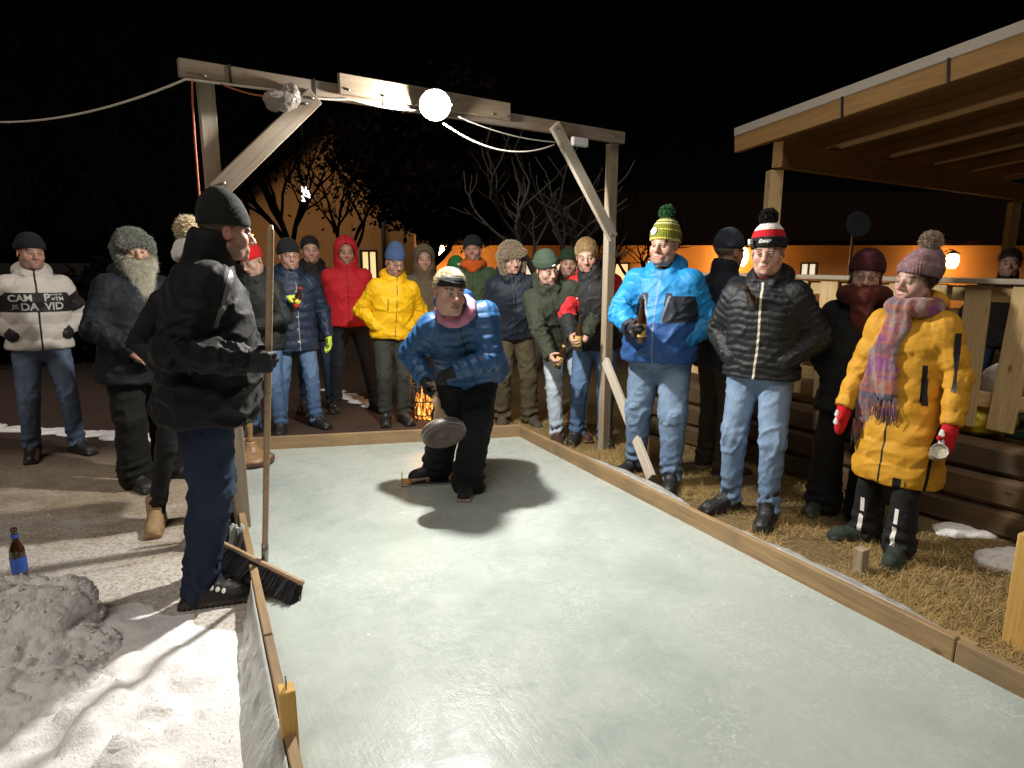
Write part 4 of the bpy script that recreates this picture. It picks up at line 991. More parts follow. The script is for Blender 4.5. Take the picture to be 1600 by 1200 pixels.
tag(b.build('cable', M['cable']), 'slack cream cable looping from the floodlight to the white junction box', 'cable')
b = MB(); b.tube([cz(300, 122, .04), cz(301, 160, .0), cz(304, 210, .01), cz(308, 262, .0), cz(311, 300, .02), cz(316, 400, .0), cz(322, 560, .0), cz(328, 700, .02)], .005, 0, 6)
b.tube(sag(cz(345, 131, .04), cz(418, 151, .04), .01), .004, 0, 6)
tag(b.build('cable', M['cable_orange']), 'thin orange cable hanging down beside the left gantry post', 'cable')
b = MB().box((0, 0, 0), (.075, .022, .03), bev=.006, R=R_).box(R_ @ A3(-.055, .02, -.03), (.012, .012, .035), R=R_ @ rot(0, 0, 25)); jb = b.build('junction_box', M['white_plastic']); jb.location = Vector(GP(905, 222, .06)); tag(jb, 'white socket box hung under the right end of the gantry beam', 'socket box')
P = [ell(GP(436, 158, .06), (.075, .05, .05), .02), ell(GP(455, 150, .05), (.04, .04, .06), .02)]; V, F = lump(None, None, P, .007, .022, 24, 9)
m, nt, bb = _new('wrapping film'); bb.inputs['Base Color'].default_value = (.30, .26, .22, 1); bb.inputs['Roughness'].default_value = .12; bb.inputs['Alpha'].default_value = .75; bb.inputs['Specular IOR Level'].default_value = .8
tag(MB().add(V, F).build('wrapped_plug', m), 'cable plug bundled in clear plastic film under the left gantry brace', 'wrapped plug')

# ------------------------------------------------------------------ pavilion, fence and retaining wall on the right
ax_ = nrm(A3(.82, .57, 0)); ea, eb = atz(1148, 207, 2.78), atz(1600, 42, 3.0); ay_ = nrm((eb - ea) * A3(1, 1, 0)); c0 = ea + ax_ * .29 + ay_ * .2; c0[2] = 0       # along the header / towards the camera
rz = lambda d: 2.764 + .094 * d      # underside of the roof rises towards the camera
pav = empty('pavilion', c0, 'open timber pavilion with a sloping boarded roof and pale metal edge', 'pavilion')
XP = lambda a, d, z=0.0: c0 + ax_ * a + ay_ * d + up3 * (rz(d) + z)
pt = lambda n, p, q, w, t, m='wood_roof': timber(n, p, q, w, t, M[m], pav)
pt('header', XP(-.22, .28, -.27), XP(7.2, .28, -.27), .10, .22)
for k in range(6): pt('rafter', XP(-.255 + 1.0 * k, -.19, -.075), XP(-.255 + 1.0 * k, 4.6, -.075), .07, .15)
for k, (a, d) in enumerate(((-.16, .22), (5.6, .22))): p = XP(a, d); pt('post', A3(p[0], p[1], 0), A3(p[0], p[1], rz(d) - .39), .12, .12, 'wood_fence')
for a in (-.16, 5.6): p = XP(a, 4.3); pt('post', A3(p[0], p[1], 0), A3(p[0], p[1], rz(4.3) - .15), .12, .12, 'wood_fence')
b = MB()
Rr = np.stack([nrm(XP(0, 1) - XP(0, 0)), ax_, np.cross(nrm(XP(0, 1) - XP(0, 0)), ax_)], 1); Rr[:, 2] *= np.sign(Rr[2, 2])
for k in range(48):
    c = XP(2.96, -.15 + k * .1, .0135); b.box(c - c0, (.0485, 3.24, .0105), R=Rr)
rb = b.build('roof_boards', M['wood_deck'], pav)
b = MB(); c = XP(3.0, 2.25, .05); b.box(c - c0, (2.42, 3.27, .018), R=Rr); b.build('roof_sheet', plain('grey roofing felt', (.12, .12, .12), .9, bump=.3), pav)
e0, e1 = XP(-.29, -.2, .035), XP(-.29, 4.7, .035); timber('roof_edge', e0, e1, .02, .075, plain('pale metal drip edge', (.50, .45, .37), .5, var=.06), pav)
for d_ in (.95, 1.75, 2.4, 3.1): p = XP(-.298, d_, -.078); MB().box(p - c0, (.008, .006, .085), R=Rr).build('strap', M['black'], pav)
# fence
f0 = A3(1.55, 5.55, 0); f1 = A3(3.75, 2.35, 0); fdv = nrm(f1 - f0); fn_ = A3(fdv[1], -fdv[0], 0); fn_ = fn_ if fn_[0] < 0 else -fn_; FL = np.linalg.norm(f1 - f0)
wall = empty('retaining_wall', (f0 + f1) / 2, 'low dark timber retaining wall under the picket fence', 'retaining wall')
for k in range(3): timber('log', f0 - fdv * .5 + fn_ * (.05 + .012 * (k % 2)) + up3 * (.09 + k * .185), f1 + fn_ * (.05 + .012 * (k % 2)) + up3 * (.09 + k * .185), .14, .178, M['wood_dark'], wall, bev=.03)
fen = empty('picket_fence', (f0 + f1) / 2 + up3 * .55, 'pine picket fence with a flat cap rail behind the yellow coat', 'fence')
timber('cap_rail', f0 + up3 * 1.475, f1 + up3 * 1.475, .13, .03, M['wood_pale'], fen); timber('rail', f0 - fn_ * .02 + up3 * 1.40, f1 - fn_ * .02 + up3 * 1.40, .04, .09, M['wood_fence'], fen); timber('rail', f0 - fn_ * .02 + up3 * .78, f1 - fn_ * .02 + up3 * .78, .04, .09, M['wood_fence'], fen)
rr = random.Random(5); k = 0; t_ = .1
while t_ < FL - .05:
    w = rr.uniform(.115, .135); le = rr.uniform(-.015, .03); p = f0 + fdv * t_ + fn_ * .018
    timber('picket', p + up3 * rr.uniform(.60, .64) + fdv * -le, p + up3 * 1.452 + fdv * le * .4, w, .024, M['wood_fence'], fen, up=fn_, bev=.003); t_ += .225
deck = MB().box((0, 0, 0), (FL / 2 + .5, 2.0, .02)).build('deck', M['wood_dark']); deck.matrix_world = m4(frame(fdv), (f0 + f1) / 2 - fn_ * 2.08 + up3 * .53); tag(deck, kind='structure')
# things kept behind the fence
def blob(name, prims, mat, label, cat, h=.012, amp=.02, fr=12, seed=1):
    V, F = lump(None, None, prims, h, amp, fr, seed); return tag(MB().add(V, F).build(name, mat), label, cat)
pb = lambda u, v, back: atplane(u, v, f0 - fn_ * back, fn_)
c = pb(1540, 668, .16); blob('plastic_bag', [ell(c + up3 * .05, (.15, .12, .11), .03)], plain('yellow plastic bag', (.62, .50, .03), .4), 'crumpled yellow bag between the bottoms of the fence pickets', 'bag', amp=.035)
c = pb(1588, 600, .45); blob('folded_blanket', [ell(c, (.2, .16, .13), .03), ell(c - up3 * .12, (.22, .15, .06), .03)], M['white_knit'], 'pale folded blanket behind the fence at the right edge', 'blanket', amp=.03)
c = pb(1590, 690, .3); cr = empty('crate', c - up3 * .07, 'dark green plastic crate behind the last fence picket', 'crate', None, math.atan2(fdv[1], fdv[0])); gm = plain('dark green plastic', (.02, .10, .06), .45)
for (a, hb) in (((0, 0, .01), (.24, .16, .01)), ((0, .155, .09), (.24, .006, .075)), ((0, -.155, .09), (.24, .006, .075)), ((.235, 0, .09), (.006, .148, .075)), ((-.235, 0, .09), (.006, .148, .075))): MB().box(a, hb, bev=.003).build('panel', gm, cr)
MB().box((0, -.166, .15), (.245, .006, .02), bev=.003).build('rim', gm, cr)

# ------------------------------------------------------------------ building, lamps and trees in the background
bg = lambda u, Y: aty(u, 400, Y)[0]
M['render_orange'] = plain('orange rendered wall', (.52, .24, .07), .9, var=.18, vs=1.5, bump=.2, bs=30); M['roof_dark'] = plain('dark roof tiles', (.008, .004, .003), .95, spec=.03, bump=.5, bs=8, var=.4); M['frame_dark'] = plain('dark window frame', (.03, .02, .016), .6)
M['pane'] = plain('lit window pane', (.8, .7, .5), .3, emit=(1, .66, .28), es=1.1); M['pane_w'] = plain('lit pale window pane', (.8, .75, .65), .3, emit=(1, .80, .58), es=.9)
def building(Y, u0, u1, zt, ridge_z, wins, label, gable=None):
    x0, x1 = bg(u0, Y), bg(u1, Y); r = empty('building', ((x0 + x1) / 2, Y, 0), label, 'building'); L = A3((x0 + x1) / 2, Y, 0)
    # the wall is built round its openings
    b = MB(); zs = [-.4, zt]; cur = x0
    for (a, bb_, z0, z1, *_) in sorted([(bg(w[0], Y), bg(w[1], Y), w[2], w[3]) for w in wins]):
        b.box(A3((cur + a) / 2, Y + .15, (zt - .4) / 2) - L, ((a - cur) / 2, .15, (zt + .4) / 2)); b.box(A3((a + bb_) / 2, Y + .15, (z0 - .4) / 2) - L, ((bb_ - a) / 2, .149, (z0 + .4) / 2)); b.box(A3((a + bb_) / 2, Y + .15, (z1 + zt) / 2) - L, ((bb_ - a) / 2, .149, (zt - z1) / 2)); cur = bb_
    b.box(A3((cur + x1) / 2, Y + .15, (zt - .4) / 2) - L, ((x1 - cur) / 2, .15, (zt + .4) / 2)); MB().box(A3((x0 + x1) / 2, Y + 7, (zt - .4) / 2) - L, ((x1 - x0) / 2, .15, (zt + .4) / 2)).build('rear_wall', M['render_orange'], r)
    if gable: g_ = MB().add(np.array([(x0, Y, zt), (x1, Y, zt), ((x0 + x1) / 2, Y, ridge_z), (x0, Y + .3, zt), (x1, Y + .3, zt), ((x0 + x1) / 2, Y + .3, ridge_z)]) - L, [(0, 1, 2), (5, 4, 3)], smooth=False); g_.build('gable', M['render_orange'], r)
    b.build('wall', M['render_orange'], r)
    if gable: V = [(x0 - .4, Y - .35, zt - .2), ((x0 + x1) / 2, Y - .35, ridge_z + .1), (x1 + .4, Y - .35, zt - .2), (x0 - .4, Y + 7.4, zt - .2), ((x0 + x1) / 2, Y + 7.4, ridge_z + .1), (x1 + .4, Y + 7.4, zt - .2)]; F = [(0, 1, 4, 3), (1, 2, 5, 4)]
    else: V = [(x0 - .3, Y - .7, zt - .12), (x1 + .3, Y - .7, zt - .12), (x1 + .3, Y + 3.5, ridge_z), (x0 - .3, Y + 3.5, ridge_z), (x1 + .3, Y + 7.5, zt - .12), (x0 - .3, Y + 7.5, zt - .12)]; F = [(0, 1, 2, 3), (3, 2, 4, 5)]
    o = MB().add(np.array(V) - L, F, smooth=False).build('roof', M['roof_dark'], r); sm = o.modifiers.new('t', 'SOLIDIFY'); sm.thickness = .16; sm.offset = 1
    for (ua, ub, z0, z1, pm) in wins:
        a, c = bg(ua, Y), bg(ub, Y); fr = MB(); w = .06
        for (cx, cz_, hx, hz) in (((a + c) / 2, z0 + w / 2, (c - a) / 2, w / 2), ((a + c) / 2, z1 - w / 2, (c - a) / 2, w / 2), (a + w / 2, (z0 + z1) / 2, w / 2, (z1 - z0) / 2 - w), (c - w / 2, (z0 + z1) / 2, w / 2, (z1 - z0) / 2 - w), ((a + c) / 2, (z0 + z1) / 2, .02, (z1 - z0) / 2 - w)): fr.box(A3(cx, Y + .05, cz_) - L, (hx, .05, hz))
        fo = fr.build('window', M['frame_dark'], r); MB().box(A3((a + c) / 2, Y + .1, (z0 + z1) / 2) - L, ((c - a) / 2 - w, .008, (z1 - z0) / 2 - w)).build('pane', M[pm], fo)
    return r
bA = building(17.5, 395, 648, 3.3, 5.0, [(562, 590, .55, 1.85, 'pane')], 'taller orange rendered gabled building left of the leafy tree', gable=True)
L_ = np.array(bA.location); MB().tube([A3(bg(599, 17.3), 17.38, -.2) - L_, A3(bg(599, 17.3), 17.38, 3.2) - L_], .05, 0, 8).build('downpipe', M['frame_dark'], bA)
bB = building(21.5, 610, 1660, 2.15, 3.9, [(806, 836, .7, 1.62, 'pane_w'), (852, 905, .75, 1.5, 'pane_w'), (930, 985, .75, 1.5, 'pane'), (1010, 1050, .8, 1.6, 'pane'), (1252, 1280, 1.0, 1.5, 'pane_w')], 'long low orange building with a dark roof and lit windows')
def lantern(u, v, Y, label, e, sz=.16, lit=True):
    p = aty(u, v, Y); r = empty('wall_lamp', p, label, 'wall lamp'); s_ = sz / .16
    MB().lathe([(.05 * s_, -.14 * s_), (.095 * s_, -.08 * s_), (.11 * s_, 0), (.095 * s_, .08 * s_), (.05 * s_, .12 * s_)], 0, 16).build('glass', plain('lit amber lamp glass', (1, .7, .3), .4, emit=(1, .58, .2), es=45), r)
    MB().lathe([(0, .2 * s_), (.06 * s_, .16 * s_), (.13 * s_, .12 * s_), (.05 * s_, .118 * s_)], 0, 16).tube([(0, 0, .17 * s_), (0, .15, .2 * s_), (0, .42, .16 * s_)], .02, 0, 6).build('cap', M['frame_dark'], r)
    l = bpy.data.lights.new('lamp light', 'POINT'); l.color = (1, .56, .2); l.energy = e; l.shadow_soft_size = .12; lo = bpy.data.objects.new('lamp_light', l); C.objects.link(lo); lo.location = Vector(p + A3(0, -.25, -.1)); return r
lantern(692, 392, 20.4, 'bright amber wall lamp glowing through the leafy tree', 200, .22)
lantern(1157, 400, 20.9, 'bright amber wall lamp between the grey beanie and the striped bobble hat', 90, .36)
lantern(1488, 407, 20.9, 'amber wall lamp glowing beside the bobble hat of the yellow coat', 55, .28)
lantern(1032, 400, 21.0, 'small amber wall lamp left of the blue ski jacket', 30, .07)
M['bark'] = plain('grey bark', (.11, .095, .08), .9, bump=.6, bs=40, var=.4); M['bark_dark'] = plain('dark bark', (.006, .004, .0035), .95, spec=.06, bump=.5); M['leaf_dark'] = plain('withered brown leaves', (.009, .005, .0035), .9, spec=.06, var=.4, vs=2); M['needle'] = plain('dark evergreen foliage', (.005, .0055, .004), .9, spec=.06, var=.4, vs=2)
def tree(u, v, Y, h, label, crown=None, seed=1, spread=.5, r0=.09, depth=5, mat='bark_dark', fork=.35, leaves=0, leafmat='leaf_dark', ls=.07, upb=.35, group=None, wide=1.0, first=4):
    p = aty(u, v, Y); p[2] = 0; r = random.Random(seed); root = empty('tree', p, label, 'tree', group); b = MB(); tips = []
    def br_(a, d, L, rad, lev):
        pts = [a]; n = 5; q = a.copy(); dd = d.copy()
        for i in range(n): dd = nrm(dd + A3(r.gauss(0, .13), r.gauss(0, .13), r.gauss(.03, .1))); q = q + dd * L / n; pts.append(q.copy())
        b.tube(pts, np.linspace(rad, rad * .62, n + 1), 0, 7 if lev < 2 else 4, caps=lev == 0); tips.extend(pts[2:]) if lev >= 2 else None
        if lev >= depth: return
        k = first if lev == 0 else r.choice((2, 3, 3))
        for i in range(k):
            w = r.uniform(0, 2 * PI); s_ = spread * r.uniform(.7, 1.5); o = A3(math.cos(w) * wide, math.sin(w) * wide, 0); t = pts[-1] if (i == 0 or lev == 0) else pts[r.choice((2, 3, 4))]
            br_(t, nrm(dd + o * s_ + A3(0, 0, upb * r.uniform(-.2, 1))), L * r.uniform(.6, .85), rad * .6, lev + 1)
    br_(A3(0, 0, -.1), A3(0, 0, 1), h * fork, r0, 0); b.build('trunk', M[mat], root)
    if leaves:
        rg = np.random.default_rng(seed); T = np.array(tips); i = rg.integers(0, len(T), leaves); c = T[i] + rg.normal(0, .22, (leaves, 3)); n1 = rg.normal(0, 1, (leaves, 3)); n1 /= np.linalg.norm(n1, axis=1)[:, None]; n2 = np.cross(n1, rg.normal(0, 1, (leaves, 3))); n2 /= np.linalg.norm(n2, axis=1)[:, None]
        s_ = ls * rg.uniform(.5, 1.2, leaves)[:, None]; V = np.stack([c - n1 * s_, c - n2 * s_ * .5, c + n1 * s_, c + n2 * s_ * .5], 1).reshape(-1, 3)
        MB().add(V, np.arange(4 * leaves).reshape(-1, 4), smooth=False).build('crown', M[leafmat], root)
    return root
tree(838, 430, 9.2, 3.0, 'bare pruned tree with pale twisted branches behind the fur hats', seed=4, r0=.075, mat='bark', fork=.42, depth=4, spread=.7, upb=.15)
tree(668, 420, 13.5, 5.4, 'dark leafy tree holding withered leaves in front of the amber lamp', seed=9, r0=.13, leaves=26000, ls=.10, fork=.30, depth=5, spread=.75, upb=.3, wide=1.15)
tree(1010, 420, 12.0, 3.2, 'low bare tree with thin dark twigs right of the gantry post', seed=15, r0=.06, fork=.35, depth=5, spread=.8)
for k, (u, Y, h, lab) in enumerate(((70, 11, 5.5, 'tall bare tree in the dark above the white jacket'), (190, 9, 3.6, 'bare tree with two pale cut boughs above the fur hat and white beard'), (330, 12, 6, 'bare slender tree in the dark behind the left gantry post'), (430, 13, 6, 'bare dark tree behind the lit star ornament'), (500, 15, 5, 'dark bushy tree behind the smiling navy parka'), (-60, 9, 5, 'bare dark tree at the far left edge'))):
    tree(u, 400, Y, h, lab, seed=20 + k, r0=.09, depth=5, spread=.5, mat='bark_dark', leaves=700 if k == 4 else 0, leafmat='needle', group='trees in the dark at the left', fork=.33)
# hedge and distant wood behind everything
def hedge(name, u0, u1, Y, h, label, seed, n=26000):
    x0, x1 = bg(u0, Y), bg(u1, Y); rg = np.random.default_rng(seed); x = rg.uniform(x0, x1, n); top = h * (.7 + .5 * vnoise(np.stack([x * .7, 0 * x, 0 * x], 1), seed)); c = np.stack([x, Y + rg.normal(0, .4, n), rg.uniform(0, 1, n) ** .8 * top], 1)
    n1 = rg.normal(0, 1, (n, 3)); n1 /= np.linalg.norm(n1, axis=1)[:, None]; n2 = np.cross(n1, rg.normal(0, 1, (n, 3))); n2 /= np.linalg.norm(n2, axis=1)[:, None]; s_ = .09 * rg.uniform(.5, 1.2, n)[:, None]
    V = np.stack([c - n1 * s_, c - n2 * s_ * .5, c + n1 * s_, c + n2 * s_ * .5], 1).reshape(-1, 3); tag(MB().add(V, np.arange(4 * n).reshape(-1, 4), smooth=False).build(name, M['needle']), label, 'hedge')
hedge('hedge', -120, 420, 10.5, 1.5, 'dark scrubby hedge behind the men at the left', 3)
# lit ornament, fairy lights, fire basket
p = aty(477, 303, 11.5); orn = empty('light_ornament', p, 'small white lit star ornament hanging among the dark trees', 'light ornament'); em = plain('lit white ornament', (.9, .9, .9), .5, emit=(1, .97, .92), es=2.2)
b = MB(); 
for (a, c) in (((-.05, .12), (-.02, -.02)), ((.02, .12), (.0, .03)), ((-.06, .05), (.04, .04)), ((.0, .03), (.08, -.02)), ((-.06, -.03), (-.02, -.11)), ((-.02, -.02), (.05, -.05)), ((.05, .06), (.07, -.07)), ((-.07, -.11), (-.01, -.12))): b.tube([(a[0], 0, a[1]), (c[0], 0, c[1])], .013, 0, 6)
b.build('star', em, orn); MB().tube([(0, 0, .12), (.01, 0, 1.4)], .004, 0, 5).build('cord', M['black'], orn)
fm = plain('amber bulb', (1, .6, .2), .4, emit=(1, .45, .1), es=6); p = aty(397, 395, 12); fs = empty('string_lights', p, 'short string of amber fairy lights beyond the red knitted hat', 'string lights'); b = MB(); wr_ = []
for k in range(9): q = A3(.03 * math.sin(k * 2.1), 0, .32 - k * .085); b.lathe([(0, -.016), (.012, -.008), (.016, 0), (.012, .008), (0, .016)], 0, 8, c=q); wr_.append(q)
for k in range(4): b.lathe([(0, -.016), (.012, -.008), (.016, 0), (.012, .008), (0, .016)], 0, 8, c=A3(-.05 + .16 * k, 0, -.38 + .02 * (k % 2)))
b.build('bulb', fm, fs); MB().tube(wr_, .003, 0, 4).build('wire', M['black'], fs)
p = atz(659, 664, 0) ; p = A3(p[0], p[1], 0) + A3(.0, .25, 0); fb = empty('fire_basket', p, 'iron fire basket with orange flames behind the thrower', 'fire basket'); b = MB()
for k in range(14): w = 2 * PI * k / 14; b.tube([(.15 * math.cos(w), .15 * math.sin(w), .04), (.2 * math.cos(w), .2 * math.sin(w), .4)], .006, 0, 5)
for z_, r_ in ((.06, .152), (.22, .178), (.39, .2)): b.tube([(r_ * math.cos(w), r_ * math.sin(w), z_) for w in np.linspace(0, 2 * PI, 25)], .007, 0, 5, caps=False)
for k in range(3): w = 2 * PI * k / 3; b.tube([(.16 * math.cos(w), .16 * math.sin(w), .06), (.19 * math.cos(w), .19 * math.sin(w), 0)], .01, 0, 5)
fb.scale = (.72, .72, .9); b.build('basket', M['rubber'], fb)
def flame_mat():
    m, nt, b = _new('flame'); g = NT(nt); n = g.noise(g.co('Object', (1, 1, .5)), 26, 4, .6, .8); c = g.mix(g.rng(n, .42, .62), (1, .16, .01), (1, .62, .12)); g.l(c, b.inputs['Emission Color']); g.l(g.rng(n, .4, .65, .08, 2.4), b.inputs['Emission Strength']); b.inputs['Base Color'].default_value = (.1, .02, 0, 1); return m
V, F = lump(None, None, [cone((.02 * math.cos(k * 2.4) * k, .02 * math.sin(k * 2.4) * k, .06), (.025 * math.cos(k * 2.4) * k, .025 * math.sin(k * 2.4) * k, .3 + .04 * ((k * 3) % 4)), .06, .008, .02) for k in range(6)], .01, .02, 20, 3); MB().add(V, F).build('flames', flame_mat(), fb)
l = bpy.data.lights.new('fire', 'POINT'); l.color = (1, .4, .08); l.energy = 10; l.shadow_soft_size = .15; lo = bpy.data.objects.new('fire_light', l); C.objects.link(lo); lo.location = Vector(p + A3(0, -.02, .5))
# dish and roof in the dark at the right
p = aty(1338, 352, 15.5); d_ = empty('satellite_dish', p, 'faint round satellite dish in the dark under the pavilion roof', 'satellite dish'); MB().lathe([(.0, .0), (.12, .015), (.24, .05), (.30, .085), (.29, .09), (.0, .01)], 0, 24, R=np.stack([A3(1, 0, 0), A3(0, .2, 1), A3(0, -1, .2)], 1)).build('dish', plain('grey dish', (.022, .025, .03), .8, spec=.1), d_)
MB().tube([(0, 0, 0), (0, .1, 0), (0, .12, -1.2), (0, .12, -p[2] + .0)], .03, 0, 8).build('mast', M['steel_dull'], d_)
# ------------------------------------------------------------------ the people
G_ = 'spectators round the rink'
def pix(r, u, v, d): return tolocal(r, aty(u, v, float(r.location[1]) - d))
def grip(f, sd, N=None, flat=.5, curl=(.72, 1.05, .75), **k):
    d = nrm(f.wr[sd] - f.el[sd]); d = nrm(A3(d[0], d[1], d[2] * flat)); N = A3(-sd * .9, -.35, 0) if N is None else A3(*N); N = nrm(N - d * np.dot(N, d)); f.thumbup = A3(0, 0, 1)
    f.gc = f.wr[sd] + d * .088 * f.s + N * .040 * f.s
    return dict(W=f.wr[sd], D=d, N=N, curl=curl, thumb='grip', **k)
def bottle(p, label, paper, axis=(0, 0, 1), h=.245, r=.031, group=None, base=.07, neck=None):
    ax = nrm(axis); R = frame(np.cross(ax, A3(.3, 1, .1)), ax); R = np.stack([R[:, 0], R[:, 1], R[:, 2]], 1)
    p = np.asarray(p) - ax * base; t = empty('beer_bottle', p, label, 'bottle', group)
    k = h / .245; pr = [(0, .004), (r * .9, 0), (r, .006), (r, .128 * k), (r * .93, .143 * k), (r * .62, .166 * k), (.0155, .185 * k), (.0135, .222 * k), (.0152, .226 * k), (.0152, .236 * k), (.0125, .242 * k), (0, .2425 * k)]
    MB().lathe(pr, 0, 20, R=R).build('glass', M['glass_brown'], t)
    MB().lathe([(r + .0006, .035 * k), (r + .0008, .036 * k), (r + .0008, .105 * k), (r + .0006, .106 * k)], 0, 20, R=R).build('label', M[paper], t)
    MB().lathe([(.0163, .196 * k), (.0158, .214 * k)], 0, 14, R=R).build('neck_label', M[neck or paper], t); return t
# 1  white padded jacket, far left
r = person('man in a white padded jacket with a black lettered chest band, hands in pockets', 88, 710, 4, group=G_)
f = Fig(1.80, fat=1.06, roll=1.5, hands=('pocket', 'pocket'), head=(14, 4, 3), feet=((-.15, 0, -10), (.15, -.03, 22)))
f.body(r, M['skin_a'], .0062, look=(12, 4), nose=1.1, jaw=1.1)
M['wj'] = cloth('white padded nylon', (.58, .54, .49), .55, .1, sheen=0, masks=[('band', (.018, .018, .019), .5)])
def mk(c):
    a = np.minimum(.006 - 0 * c['u'], 1) * 0
    band = np.where(c['arm'] == 0, .075 - np.abs(c['u'] - .205), .07 - np.abs(c['t'] - .14)); band = np.where(c['arm'] == 0, np.maximum(band, .007 - np.abs(c['x']) - .3 * (c['y'] < 0)), np.maximum(band, c['t'] - .50))
    return {'band': np.maximum(band, np.where((c['arm'] == 0), c['u'] * 0 - (.545 - c['u']) * -1 - .52 + 0, -1) * 0 - 1)}
f.jacket(r, M['wj'], quilt=(.125, .014), bulk=.03, hood='down', masks=mk, seed=11, wr=.006, hem=.06)
V, F, jo = f.jk; bv = cast_bvh(V, F); zc = f.nb[2] - .205 * f.s
M['letter'] = plain('pale lettering', (.50, .50, .47), .6)
for t_, sz, x_, dz, b_ in (('CAM', .070, -.112, .034, .002), ('P', .078, .055, .034, .002), ('=TM', .042, .125, .022, .001), ('IN THE AIR', .017, .118, .056, .0005), ('DA', .078, -.062, -.034, .002), ('VID', .078, .098, -.034, .002), ('EST', .022, -.148, -.022, .0008), ('1999', .022, -.148, -.044, .0008)):
    letters(t_, sz, front_fn(f, bv, x_ + f.nb[0], zc + dz, .006), M['letter'], jo, bold=b_)
M['jean_mid'] = denim('mid blue denim', (.035, .055, .10), (.15, .20, .28)); M['jean_dark'] = denim('dark indigo denim', (.012, .018, .035), (.035, .05, .085)); M['jean_light'] = denim('light blue denim', (.10, .165, .28), (.25, .345, .48)); M['jean_pale'] = denim('pale washed denim', (.30, .38, .46), (.52, .58, .64)); M['jean_blue'] = denim('blue denim', (.05, .10, .20), (.16, .25, .40))
f.trousers(r, M['jean_mid'], fit=1.05); f.boots(r, M['boot_black'], shaft=.06)
f.beanie(r, cloth('black knit', (.014, .014, .015), .95, bump=.5), top=-.01)
# 2  bearded man
r = person('bearded man in a grey fur hat and dark parka with a long white beard', 236, 752, 22, group=G_)
f = Fig(1.80, fat=1.1, belly=.04, head=(-8, 6, -4), hands=(((.14, -.22, 1.02), (-1, .5, 0)), 'pocket'), feet=((-.14, 0, 0), (.14, 0, 30)))
f = Fig(1.80, fat=1.12, belly=.04, roll=4, head=(-10, 2, -6), hands=((pix(r, 205, 547, .22), (-1, .5, -.2)), 'pocket'), feet=((-.12, -.05, 2), (.13, 0, 34)))
f.thumbup = A3(0, 0, 1)
f.body(r, M['skin_a'], .006, nose=1.25, look=(-8, 0), hands={-1: dict(W=f.wr[-1], D=f.wr[-1] - f.el[-1], N=A3(.2, .9, -.3), curl=(.35, .4, .3), thumb='rest')}, fl=.8)
M['parka'] = cloth('dark blue black parka', (.005, .008, .012), .7, .3, alt=(.009, .013, .018))
f.jacket(r, M['parka'], bulk=.035, wr=.014, hem=.2, hood='down', seed=12, sleeve=1.1)
f.trousers(r, cloth('black cargo cloth', (.008, .0085, .008), .85, .3), fit=1.35, flare=.03, wr=.018, seed=5); f.boots(r, M['boot_black'], shaft=.08, bulk=1.15)
f.trapper(r, cloth('grey fur base', (.10, .105, .09), .9, .4, vs=40), plain('grey green fur', (.21, .22, .185), .8, var=.5, vs=25)); f.beard(r, plain('white grey beard', (.58, .56, .45), .7, var=.25, vs=30), .17, 15000)
# 3  man with the broom, close on the left
r = person('big man in a black jacket and black beanie seen in profile, leaning on a broom', 322, 924, 88, group=G_)
HB, HT = A3(-1.205, 2.90, .17), aty(423, 352, 2.70)
hp = HB + (HT - HB) * .635
f = Fig(1.91, fat=1.16, belly=.07, lean=7, shift=(0, -.07), hunch=.01, head=(8, 7, 0), headoff=(0, -.04, -.02), hands=((tolocal(r, hp) + A3(-.045, .10, .01), (-.35, .6, -1)), 'pocket'), feet=((-.11, .02, -10), (.12, .0, 8)), hs=.96)
f.thumbup = A3(0, 0, 1)
f.body(r, M['skin_a'], .0048, nose=1.1, jaw=1.1, look=(4, 8), squint=.4, fl=.7)
M['black_shell'] = cloth('black shell fabric', (.006, .0063, .0075), .68, .2, bs=60, bump=.25, sheen=.08, spec=.22, masks=[('trim', (.16, .16, .165), .4), ('zip', (.008, .008, .008), .3)])
def mk(c):
    p = np.stack([c['x'], c['y'], -c['u']], 1); q = (c['V'] - f.sh[-1]) / f.s
    tr = .009 - np.abs(q[:, 1] + .055 + .35 * (q[:, 2] + .02)); tr = np.where((q[:, 2] > -.17) & (q[:, 2] < .065) & (q[:, 0] < .02), tr, -1)
    return {'trim': tr, 'zip': np.where((c['y'] > 0) & (c['arm'] == 0), .012 - np.abs(c['x']), -1)}
f.jacket(r, M['black_shell'], h=.0075, bulk=.03, wr=.024, hem=.125, collar=.105, seed=23, masks=mk, sleeve=1.08, flare=.0, hood=None, opencol=.01)
f.trousers(r, M['jean_dark'], h=.009, fit=1.22, wr=.016, seed=7, belly=0) if False else f.trousers(r, M['jean_dark'], h=.009, fit=1.2, wr=.016, seed=7, bunch=1.2)
M['hike'] = plain('black hiking boot', (.02, .018, .017), .4, bump=.3, bs=50)
def boot_masked(name, base, solec, dotc=(.9, .88, .84)):
    return cloth(name, base, .5, .2, sheen=0, masks=[('sole', solec, .6), ('dots', dotc, .3)])
def dots3(q, sd):
    o = np.full(len(q), -1.)
    for (a, z_) in ((.055, .088), (.078, .078), (.101, .068), (.03, .10)):
        o = np.maximum(o, .0085 - np.sqrt((q[:, 0] - a) ** 2 + (q[:, 2] - z_) ** 2 * .7) - .1 * (np.abs(q[:, 1]) < .018))
    return o
f.boots(r, boot_masked('black hiking boot with reflective eyelets', (.02, .018, .017), (.055, .045, .04)), h=.0055, shaft=.09, dots=dots3, bulk=1.12)
M['black_knit'] = cloth('fine black knit', (.013, .015, .014), .9, .15, bump=.35, fine=500, sheen=.04)
